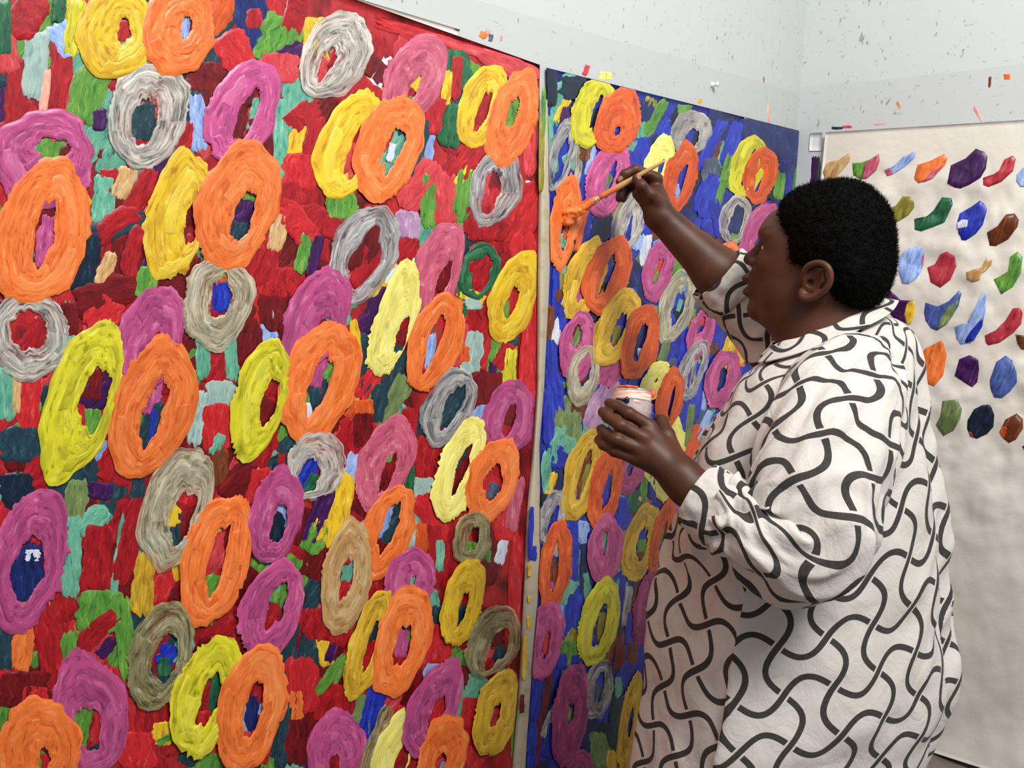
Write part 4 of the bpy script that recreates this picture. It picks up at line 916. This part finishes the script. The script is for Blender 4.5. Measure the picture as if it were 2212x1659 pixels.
# ---------- shirt
def shirt_mat(name, rough_stain):
    t = NT(name); uv = t.coord('UV'); A = 0.30; w = 0.062; g = 0.045; PI = math.pi
    sep = t.n('ShaderNodeSeparateXYZ'); t.set(sep.inputs[0], uv)
    x = t.math('DIVIDE', sep.outputs[0], 0.068); y = t.math('DIVIDE', sep.outputs[1], 0.068)
    rx, ry = t.math('ROUND', x), t.math('ROUND', y)
    px_, py_ = t.math('COSINE', t.math('MULTIPLY', rx, PI)), t.math('COSINE', t.math('MULTIPLY', ry, PI))
    X, Y = t.math('MULTIPLY', x, PI), t.math('MULTIPLY', y, PI)
    def dist(c, rc, par, ang, sgn):
        off = t.math('MULTIPLY', t.math('MULTIPLY', t.math('SINE', ang), par), A * sgn)
        e = t.math('ABSOLUTE', t.math('SUBTRACT', c, t.math('ADD', rc, off)))
        sl = t.math('MULTIPLY', t.math('COSINE', ang), A * PI)
        return t.math('DIVIDE', e, t.math('SQRT', t.math('ADD', t.math('MULTIPLY', sl, sl), 1.0)))
    dh = dist(y, ry, py_, X, 1); dv = dist(x, rx, px_, Y, -1)
    iH, iV = t.math('LESS_THAN', dh, w), t.math('LESS_THAN', dv, w)
    fH, fV = t.math('GREATER_THAN', dh, w + g), t.math('GREATER_THAN', dv, w + g)
    over = t.math('GREATER_THAN', t.math('MULTIPLY', px_, py_), 0.0)
    c1 = t.math('MAXIMUM', iH, t.math('MULTIPLY', iV, fH)); c2 = t.math('MAXIMUM', iV, t.math('MULTIPLY', iH, fV))
    ink = t.math('ADD', t.math('MULTIPLY', over, c1), t.math('MULTIPLY', t.math('SUBTRACT', 1.0, over), c2))
    pos = t.coord('Object')
    cloth = t.mix(t.noise(pos, 9, 3), lin((207, 203, 197)), lin((195, 188, 180)))
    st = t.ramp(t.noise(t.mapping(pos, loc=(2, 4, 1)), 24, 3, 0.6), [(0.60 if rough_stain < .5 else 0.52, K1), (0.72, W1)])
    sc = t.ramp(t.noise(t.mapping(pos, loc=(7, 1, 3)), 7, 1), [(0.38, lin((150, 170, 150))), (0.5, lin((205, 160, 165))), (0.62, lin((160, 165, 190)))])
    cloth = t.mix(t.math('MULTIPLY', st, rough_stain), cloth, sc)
    t.base(t.mix(ink, cloth, t.mix(t.noise(pos, 200, 2), lin((50, 46, 45)), lin((70, 66, 64)))))
    t.p(Roughness=0.85); t.b.inputs['Specular IOR Level'].default_value = 0.15
    t.b.inputs['Sheen Weight'].default_value = 0.05
    wr = t.noise(t.mapping(pos, (1, 1, 0.7)), 26, 4, 0.6, dist=0.8)
    t.bump(t.math('ADD', t.math('MULTIPLY', wr, 1.0), t.math('MULTIPLY', t.noise(pos, 900, 1), 0.05)), 0.4, 0.009)
    return t.m
M_SHIRT = shirt_mat('wavy_line_cotton', 0.35)

def grid_normals(Pg, close=True):
    du = (np.roll(Pg, -1, 1) - np.roll(Pg, 1, 1)) if close else np.gradient(Pg, axis=1)
    dv = np.gradient(Pg, axis=0)
    n = np.cross(du, dv); return n / np.maximum(np.linalg.norm(n, axis=-1, keepdims=True), 1e-12)
def solidify(o, th, off=-1):
    md = o.modifiers.new('thickness', 'SOLIDIFY'); md.thickness = th; md.offset = off

TD = 1.28
TOR = [ # front px, back px, half thickness
 (1678,766,1897,682,.066),(1644,786,1930,694,.100),(1606,815,1962,722,.150),(1570,880,1982,795,.178),(1532,940,1988,885,.185),(1506,1000,1998,965,.186),(1482,1090,2016,1080,.188),
 (1444,1180,2034,1200,.192),(1412,1290,2048,1310,.20),(1398,1390,2056,1400,.205),(1388,1470,2046,1470,.205),(1376,1570,2014,1560,.205),(1370,1659,1986,1650,.205),(1366,1760,1970,1735,.205)]
KT = np.array([np.concatenate([P(fx, fy, TD), P(bx, by, TD), [e]]) for fx, fy, bx, by, e in TOR])
NVT, NUT = 190, 260
kt = crom(KT, NVT); Fp, Bp, EE = kt[:, :3], kt[:, 3:6], kt[:, 6]
tr = ray(1700., 1100.); DT = np.array([tr[0], tr[1], 0]); DT /= np.linalg.norm(DT)
th = np.linspace(0, 2 * np.pi, NUT, endpoint=False)
KS = 52                                    # column of the side seam
slant = -0.10 * np.clip((np.arange(NVT) / NVT - .45) / .5, 0, 1)
thr = th[None, :] + slant[:, None] * np.exp(-((th - th[KS]) / .5) ** 2)[None, :]
def sup(c, ex): return np.sign(c) * np.abs(c) ** ex
C_ = (Fp + Bp) / 2; A_ = (Fp - Bp) / 2
TG = C_[:, None] + A_[:, None] * sup(np.cos(thr), .86)[..., None] - DT * (EE[:, None] * sup(np.sin(thr), .86))[..., None]
# the loose front panel hangs flat from the side seam to the front edge
rowt = sstep(.42, .58, np.arange(NVT) / NVT)[:, None]
ch = np.clip(th / th[KS], 0, 1)[None, :, None]
chord = TG[:, :1] * (1 - ch) + TG[:, KS:KS + 1] * ch
inside = ((th <= th[KS]) & (th > 0))[None, :] * rowt * 0.85
TG = TG + (chord - TG) * inside[..., None]
seg = np.linalg.norm(np.roll(TG, -1, 1) - TG, axis=-1)
cum = np.concatenate([np.zeros((NVT, 1)), np.cumsum(seg, 1)[:, :-1]], 1)
i90 = NUT // 4
Ua = cum - cum[:, i90:i90 + 1]
Va = -np.cumsum(np.r_[0, np.linalg.norm(np.diff(TG[:, i90], axis=0), axis=1)])[:, None] + 0 * Ua
NG = -grid_normals(TG)
NG *= np.sign(np.sum((TG - C_[:, None]) * NG, -1).mean())
thg = np.broadcast_to(th, Ua.shape); vv = -Va
seam = th[KS]
low = sstep(.10, .55, vv)
disp = 0.010 * low * pnoise(Ua * 8.5 + 0.8 * vv, vv * 1.6, 2.0) + 0.009 * fbm(Ua * 6, vv * 7, 4.0, 3)
disp += 0.018 * sstep(.10, .25, vv) * (1 - sstep(.35, .75, vv)) * (0.5 - np.abs(pnoise((Ua + vv * .7) * 11, (vv - Ua) * 2.5, 7.0)))
back = np.exp(-((thg - math.radians(158)) / .10) ** 2)
disp -= 0.010 * back * sstep(.08, .2, vv)
disp += 0.008 * np.exp(-((thg - math.radians(168)) / .07) ** 2) * sstep(.08, .2, vv)
step = sstep(-.03, .005, thg - seam) * (thg < math.radians(250))
disp += (0.010 * np.exp(-np.clip(thg - seam, 0, None) / .35) * step) * sstep(.42, .6, vv)
disp *= sstep(0, .05, vv) * .9 + .1
TG2 = TG + NG * disp[..., None]
def rot2(u, v, a): return u * math.cos(a) - v * math.sin(a), u * math.sin(a) + v * math.cos(a)
per_ = seg.sum(1)[:, None]
Uf = np.where(thg > math.radians(270), Ua - per_, Ua)
uvb = np.stack(rot2(Ua, Va, math.radians(-13)), -1).reshape(-1, 2); uvf = np.stack(rot2(Uf + .021, Va + .03, math.radians(6)), -1).reshape(-1, 2)
FT = grid_faces(NVT, NUT, True); fcol = np.tile(np.arange(NUT), NVT - 1); ffront = (fcol < KS) | (fcol >= int(NUT * .77))
# drop the faces of the two arm holes is not needed: sleeves rise out of the cloth
sb = mesh('shirt_body', TG2.reshape(-1, 3), FT, M_SHIRT, person, uv=uvb, label='white cotton with bold black interlaced wavy lines')
sb.data.uv_layers[0].data.foreach_set('uv', np.where(ffront[:, None, None], uvf[FT], uvb[FT]).astype(np.float32).ravel())
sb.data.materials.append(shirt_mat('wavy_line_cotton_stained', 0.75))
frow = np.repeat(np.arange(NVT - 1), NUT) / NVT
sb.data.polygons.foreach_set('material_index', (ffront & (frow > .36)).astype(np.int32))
solidify(sb, .0012)

def sleeve(name, K, n, nu, fold, uvrot, uvoff, axis_hint, parent=person, mat=M_SHIRT):
    """K rows: px, py, depth, radius across (image), radius along view"""
    Kw = np.array([np.concatenate([P(a, b, c), [ra, rb]]) for a, b, c, ra, rb in K])
    k = crom(Kw, n); Cn = k[:, :3]; T = np.gradient(Cn, axis=0); T /= np.linalg.norm(T, axis=1)[:, None]
    N1 = np.cross(T, axis_hint); N1 /= np.linalg.norm(N1, axis=1)[:, None]; N2 = np.cross(T, N1)
    a = np.linspace(0, 2 * np.pi, nu, endpoint=False)
    G = Cn[:, None] + N1[:, None] * (k[:, 3:4] * np.cos(a))[..., None] + N2[:, None] * (k[:, 4:5] * np.sin(a))[..., None]
    L = np.r_[0, np.cumsum(np.linalg.norm(np.diff(Cn, axis=0), axis=1))]
    rad = G - Cn[:, None]; rad /= np.linalg.norm(rad, axis=-1, keepdims=True)
    aa, LL = np.broadcast_arrays(a[None], L[:, None])
    colL = np.concatenate([np.zeros((1, nu)), np.cumsum(np.linalg.norm(np.diff(G, axis=0), axis=-1), 0)])
    G = G + rad * fold(aa, LL, L[-1])[..., None]
    ap = (aa - math.pi / 2 + math.pi) % (2 * math.pi) - math.pi
    rm = k[:, 3:5].mean(1)[:, None]
    u, v = rot2(ap * (0.5 * rm + 0.5 * rm.mean()), 0.85 * colL + 0.15 * LL, uvrot)
    uv = np.stack([u + uvoff[0], v + uvoff[1]], -1)
    o = mesh(name, G.reshape(-1, 3), grid_faces(n, nu, True), mat, parent, uv=uv.reshape(-1, 2))
    solidify(o, .0012)
    return o
def fold_L(a, l, T):
    s = l / T
    f = 0.010 * fbm(np.cos(a) * 1.8 + 3, np.sin(a) * 1.8 + l * 9, 1.0, 3)
    f += 0.015 * sstep(.40, .6, s) * pnoise(l * 24 + np.sin(a) * 1.2, np.cos(a) * 2.2, 4.0)
    f += 0.009 * sstep(.55, .75, s) * (0.4 - np.abs(pnoise(l * 30 + np.cos(a) * 1.6, a * 1.1, 9.0)))
    return f
sl = sleeve('shirt_sleeve', [(1850,800,1.19,.060,.060),(1828,850,1.145,.085,.08),(1800,930,1.09,.090,.085),(1768,1040,1.05,.088,.085),(1750,1118,1.03,.082,.085),(1722,1182,1.02,.074,.08),(1660,1170,1.03,.062,.068),(1600,1128,1.055,.052,.055),(1552,1096,1.072,.048,.046)],
            150, 120, fold_L, math.radians(12), (.01, .02), FWD)
def fold_R(a, l, T):
    s = l / T
    return 0.005 * fbm(np.cos(a) * 1.8 + 9, np.sin(a) * 1.8 + l * 10, 2.0, 3) + 0.007 * (1 - sstep(.6, .95, s)) * pnoise(l * 22 + np.sin(a), np.cos(a) * 2, 6.0)
sr = sleeve('shirt_sleeve', [(1800,850,1.41,.09,.07),(1735,770,1.445,.088,.075),(1670,705,1.468,.077,.070),(1622,662,1.472,.065,.062),(1585,625,1.470,.059,.058),(1556,598,1.468,.060,.059)],
            80, 90, fold_R, math.radians(-4), (.03, .0), FWD)
# rolled cuffs
def cuff(name, p0, p1, radii, n, uvrot):
    """band around an axis from p0 to p1; radii profile [(t, r)]"""
    T = unit(p1 - p0); N1 = unit(np.cross(T, FWD)); N2 = np.cross(T, N1); L = np.linalg.norm(p1 - p0)
    a = np.linspace(0, 2 * np.pi, n, endpoint=False)
    pr = crom(np.array(radii), 26)
    G = p0 + T * (pr[:, 0:1] * L)[:, None] + (N1[None, None] * np.cos(a)[None, :, None] + N2[None, None] * np.sin(a)[None, :, None]) * (pr[:, 1][:, None] * (1 + 0.07 * pnoise(np.cos(a)[None] * 2 + 1, np.sin(a)[None] * 2, pr[:, 0:1] * 2.5) + .05 * pnoise(np.cos(a)[None] * 4, np.sin(a)[None] * 4, pr[:, 0:1] * 5)))[..., None]
    s = np.r_[0, np.cumsum(np.linalg.norm(np.diff(pr * np.array([L, 1]), axis=0), axis=1))]
    aa, ss = np.broadcast_arrays(((a + math.pi / 2) % (2 * math.pi) - math.pi)[None] * pr[:, 1].mean(), s[:, None])
    u, v = rot2(aa, ss, uvrot)
    o = mesh(name, G.reshape(-1, 3), grid_faces(26, n, True), M_SHIRT, person, uv=np.stack([u, v], -1).reshape(-1, 2)); solidify(o, .0015)
cuff('shirt_cuff', P(1505, 1068, 1.088), P(1572, 1112, 1.065), [(.30, .036), (.06, .040), (0, .044), (.05, .047), (.5, .051), (.95, .054), (1.08, .052), (1.0, .047)], 96, .5)
cuff('shirt_cuff', P(1548, 591, 1.464), P(1592, 632, 1.470), [(.4, .052), (.05, .055), (0, .058), (.06, .061), (.5, .063), (.95, .066), (1.05, .062)], 90, -.2)
# collar
def collar():
    n = 120
    c0 = kt[2]; Fq, Bq, e = c0[:3], c0[3:6], c0[6]
    C0, A0 = (Fq + Bq) / 2, (Fq - Bq) / 2
    a = np.linspace(math.radians(16), math.radians(344), n)
    up = unit(np.cross(A0, DT)); up = up if up[2] > 0 else -up
    prof = crom(np.array([(1.02, -.014), (.99, .0), (.975, .012), (.99, .020), (1.05, .020), (1.13, .014), (1.25, .008), (1.36, .002)]), 30)
    dirs = A0[None] * np.cos(a)[:, None] - DT[None] * (e * np.sin(a))[:, None]
    wob = 1 + .03 * pnoise(a * 2.2, 1.0, 2.0)[None, :, None]
    G = C0 + dirs[None] * prof[:, 0][:, None, None] * wob + up * (prof[:, 1][:, None, None] * (1 + .2 * pnoise(a * 1.6, 3., 1.)[None, :, None]))
    G[..., 2] += 0.010 * np.exp(-((a - math.pi) / .6) ** 2)[None]
    s = np.r_[0, np.cumsum(np.linalg.norm(np.diff(prof * np.array([.1, 1]), axis=0), axis=1))]
    uu, ss = np.broadcast_arrays((a * .105)[None], s[:, None])
    u, v = rot2(uu, ss, .3)
    o = mesh('shirt_collar', G.reshape(-1, 3), grid_faces(30, n), M_SHIRT, person, uv=np.stack([u + .02, v], -1).reshape(-1, 2)); solidify(o, .002)
collar()
# trousers and shoes, below the picture edge
hip = C_[-1]; FD = unit(np.array([-DT[1], DT[0], 0.0])); LD = -DT
M_TR = plain('dark_trousers', (44, 42, 48), 0.9); M_SH = plain('black_shoe', (28, 26, 26), 0.6)
leg = [cap(np.array([hip[0], hip[1], .82]), np.array([hip[0], hip[1], .62]), .11, .12, .03)]
for s_ in (1, -1):
    hp = np.array([hip[0], hip[1], 0]) + LD * .085 * s_
    leg += [cap(hp + [0, 0, .66], hp + [0, 0, .40], .085, .072, .03), cap(hp + [0, 0, .40], hp + [0, 0, .07], .075, .062, .02)]
    Vs, Fs = polygonize([ell(hp + FD * .045 + [0, 0, .045], (.135, .048, .042), np.array([FD, LD, [0, 0, 1]])), cap(hp - FD * .03 + [0, 0, .05], hp - FD * .02 + [0, 0, .10], .045, .045), ell(hp + FD * .02 + [0, 0, -.05], (.4, .4, .05), k=.004, op='s')], .006, 1)
    mesh('shoe', Vs, Fs, M_SH, person)
Vt, Ft = polygonize(leg, .010, 1); mesh('trousers', Vt, Ft, M_TR, person)

# ================================================================== brush and jar
def lathe(name, c, axis, rows, m, parent, n=40, seedn=None):
    axis = unit(axis); u_ = unit(np.cross(axis, [0.3, .1, .9])); v_ = np.cross(axis, u_)
    a = np.linspace(0, 2 * np.pi, n, endpoint=False); rows = np.array(rows, float)
    R_ = rows[:, 1][:, None] * np.ones(n)
    if seedn is not None: R_ = R_ * (1 + seedn[0] * pnoise(np.cos(a)[None] * seedn[1], np.sin(a)[None] * seedn[1], rows[:, 0:1] * seedn[2]))
    G = c + axis * rows[:, 0][:, None, None] + (u_ * np.cos(a)[:, None] + v_ * np.sin(a)[:, None])[None] * R_[..., None]
    uv = np.stack(np.broadcast_arrays(a[None] / 3, rows[:, 0:1] * 25), -1).reshape(-1, 2)
    return mesh(name, G.reshape(-1, 3), grid_faces(len(rows), n, True), m, parent, uv=uv)
tip = onL(1232, 462, OFF + .014); grip = P(1371, 384, 1.437)
bd = unit(grip - tip)
# handle end: where the sight line of (1437,345) comes closest
ts = np.linspace(.1, .6, 500); hx = np.array([project(tip + bd * q)[0] for q in ts]); tend = float(np.interp(1437, hx, ts))
brush = empty('paintbrush', tip, 'wooden paintbrush loaded with orange paint, held against the blue painting', 'paintbrush')
t = NT('brush_wood'); pos = t.coord('UV'); sep = t.n('ShaderNodeSeparateXYZ'); t.set(sep.inputs[0], pos)
fade = t.ramp(t.math('ADD', t.math('DIVIDE', sep.outputs[1], 25 * tend), t.math('MULTIPLY', t.noise(pos, 6, 3), 0.16)), [(0.56, W1), (0.62, K1)])
t.base(t.mix(fade, t.mix(t.noise(pos, 5, 3), lin((206, 168, 112)), lin((176, 132, 82))), t.mix(t.noise(pos, 9, 2), lin((232, 130, 70)), lin((205, 110, 60))))); t.p(Roughness=0.5)
LG = float(np.linalg.norm(grip - tip)); s0 = LG * .46; fr = LG * .37
lathe('brush_handle', tip, bd, [(s0 - .004, .0001), (s0 - .004, .0050), (s0 + .01, .0054), (s0 + .03, .0056), (s0 + .05, .0054), (s0 + (tend - s0) * .5, .0048), (s0 + (tend - s0) * .8, .0036), (tend - .004, .0026), (tend, .0018), (tend + .001, .0001)], t.m, brush, 24)
t = NT('ferrule_metal'); uv = t.coord('UV'); t.base(t.mix(t.ramp(t.noise(uv, 7, 3), [(0.45, K1), (0.52, W1)]), lin((196, 192, 186)), lin((236, 130, 64)))); t.p(Roughness=0.3, Metallic=0.6)
lathe('ferrule', tip, bd, [(fr, .0001), (fr, .0066), (fr + .003, .0070), (fr + .006, .0064), (s0 - .006, .0060), (s0 - .003, .0064), (s0, .0056), (s0, .0001)], t.m, brush, 24)
lathe('bristles', tip, bd, [(-.002, .0001), (-.001, .0060), (.006, .0098), (fr * .33, .0106), (fr * .66, .0092), (fr, .0070), (fr + .003, .0066), (fr + .003, .0001)], paint('orange'), brush, 28, (.18, 2.2, 60))
Vp, Fp_ = polygonize([ell(tip + bd * .006, (.016, .013, .012), k=.004), ell(tip - NL * .006 - np.array([0, 0, .012]), (.013, .012, .012), k=.006), ell(tip + bd * .016 + NL * .004, (.013, .009, .010), k=.006), cap(tip - NL * .012, tip - NL * .006, .010, .012, .006)], .0018, 1)
mesh('wet_paint', Vp + .0015 * pnoise(Vp[:, 0] * 160, Vp[:, 1] * 160, Vp[:, 2] * 160)[:, None], Fp_, paint('orange'), brush, label='wet orange paint on the bristle tip', uv=np.stack([Vp[:, 0] * 20, Vp[:, 2] * 40], -1))

jc = P(1361, 912, 1.165); ju = unit(P(1366, 841, 1.172) - jc); jh = .049
jar = empty('paint_jar', jc, 'small clear jar smeared with orange, blue and pink paint, held by the painter', 'jar')
t = NT('jar_glass'); t.base((0.95, 0.96, 0.97, 1)); t.p(Roughness=0.06, IOR=1.45); t.b.inputs['Transmission Weight'].default_value = 0.85
RJ = .0305
lathe('jar_glass', jc, ju, [(-.012, .0001), (-.012, RJ - .005), (-.009, RJ), (.028, RJ), (.033, RJ - .0018), (.0345, RJ - .003), (.0365, RJ - .0015), (.0385, RJ - .003), (.0405, RJ - .0015), (.0425, RJ - .003), (.045, RJ - .002), (.0475, RJ - .0022), (.049, RJ - .0035), (.0475, RJ - .005), (.035, RJ - .0055), (-.006, RJ - .004), (-.009, RJ - .006), (-.009, .0001)], t.m, jar, 56)
t = NT('jar_paint_film'); uv = t.coord('UV')
c = t.ramp(t.noise(t.mapping(uv, (1, .8, 1)), 3.2, 3, 0.6, dist=0.5), [(0.30, lin((90, 140, 180))), (0.40, lin((226, 214, 206))), (0.5, lin((236, 176, 156))), (0.58, lin((226, 150, 110))), (0.68, lin((208, 170, 90)))])
t.base(c); t.p(Roughness=0.4)
lathe('paint_film', jc, ju, [(-.008, .0001), (-.008, RJ - .007), (-.004, RJ - .0048), (.028, RJ - .0048), (.034, RJ - .0064), (.040, RJ - .0064), (.0405, RJ - .0085), (.028, RJ - .0075), (.012, RJ - .0075), (.012, .0001)], t.m, jar, 48, (.01, 2, 30))
t = NT('thread_smear'); uv = t.coord('UV'); t.base(t.ramp(t.noise(t.mapping(uv, (.7, 4, 1)), 3, 3), [(0.42, lin((236, 224, 216))), (0.55, lin((244, 196, 176))), (0.66, lin((240, 130, 80)))])); t.p(Roughness=0.35)
lathe('thread_paint', jc, ju, [(.0325, RJ - .0012), (.0345, RJ - .0024), (.0365, RJ - .0009), (.0385, RJ - .0024), (.0405, RJ - .0009), (.0425, RJ - .0024), (.0445, RJ - .0016)], t.m, jar, 56)
jr = unit(np.cross(FWD, ju)); jn = unit(np.cross(ju, jr)); jn = jn if jn @ FWD < 0 else -jn
jr = jr if jr[0] > 0 else -jr
def on_jar(h, a): return jc + ju * h + (jr * math.sin(a) + jn * math.cos(a)) * RJ
for nm, cn, prs in [('rim_drip', 'rorange', [(.0475, 1.35, .0042), (.0435, 1.30, .0036), (.041, 1.28, .0028)]), ('rim_drip', 'rorange', [(.0485, -.9, .0018), (.0488, -.4, .0022), (.0486, .1, .0018)]),
        ('rim_drip', 'midnight', [(.0295, -.38, .0040), (.027, -.36, .0030), (.031, -1.0, .0012)]), ('rim_drip', 'blue', [(.028, 1.42, .0022), (.014, 1.45, .0030), (.000, 1.40, .0028)])]:
    pr = [cap(on_jar(*prs[i][:2]), on_jar(*prs[i + 1][:2]), prs[i][2], prs[i + 1][2], .002) for i in range(len(prs) - 1)]
    Vd, Fd = polygonize(pr, .0011, 1); mesh(nm, Vd, Fd, plain('drip_' + cn, COLS[cn][0], 0.25), jar)
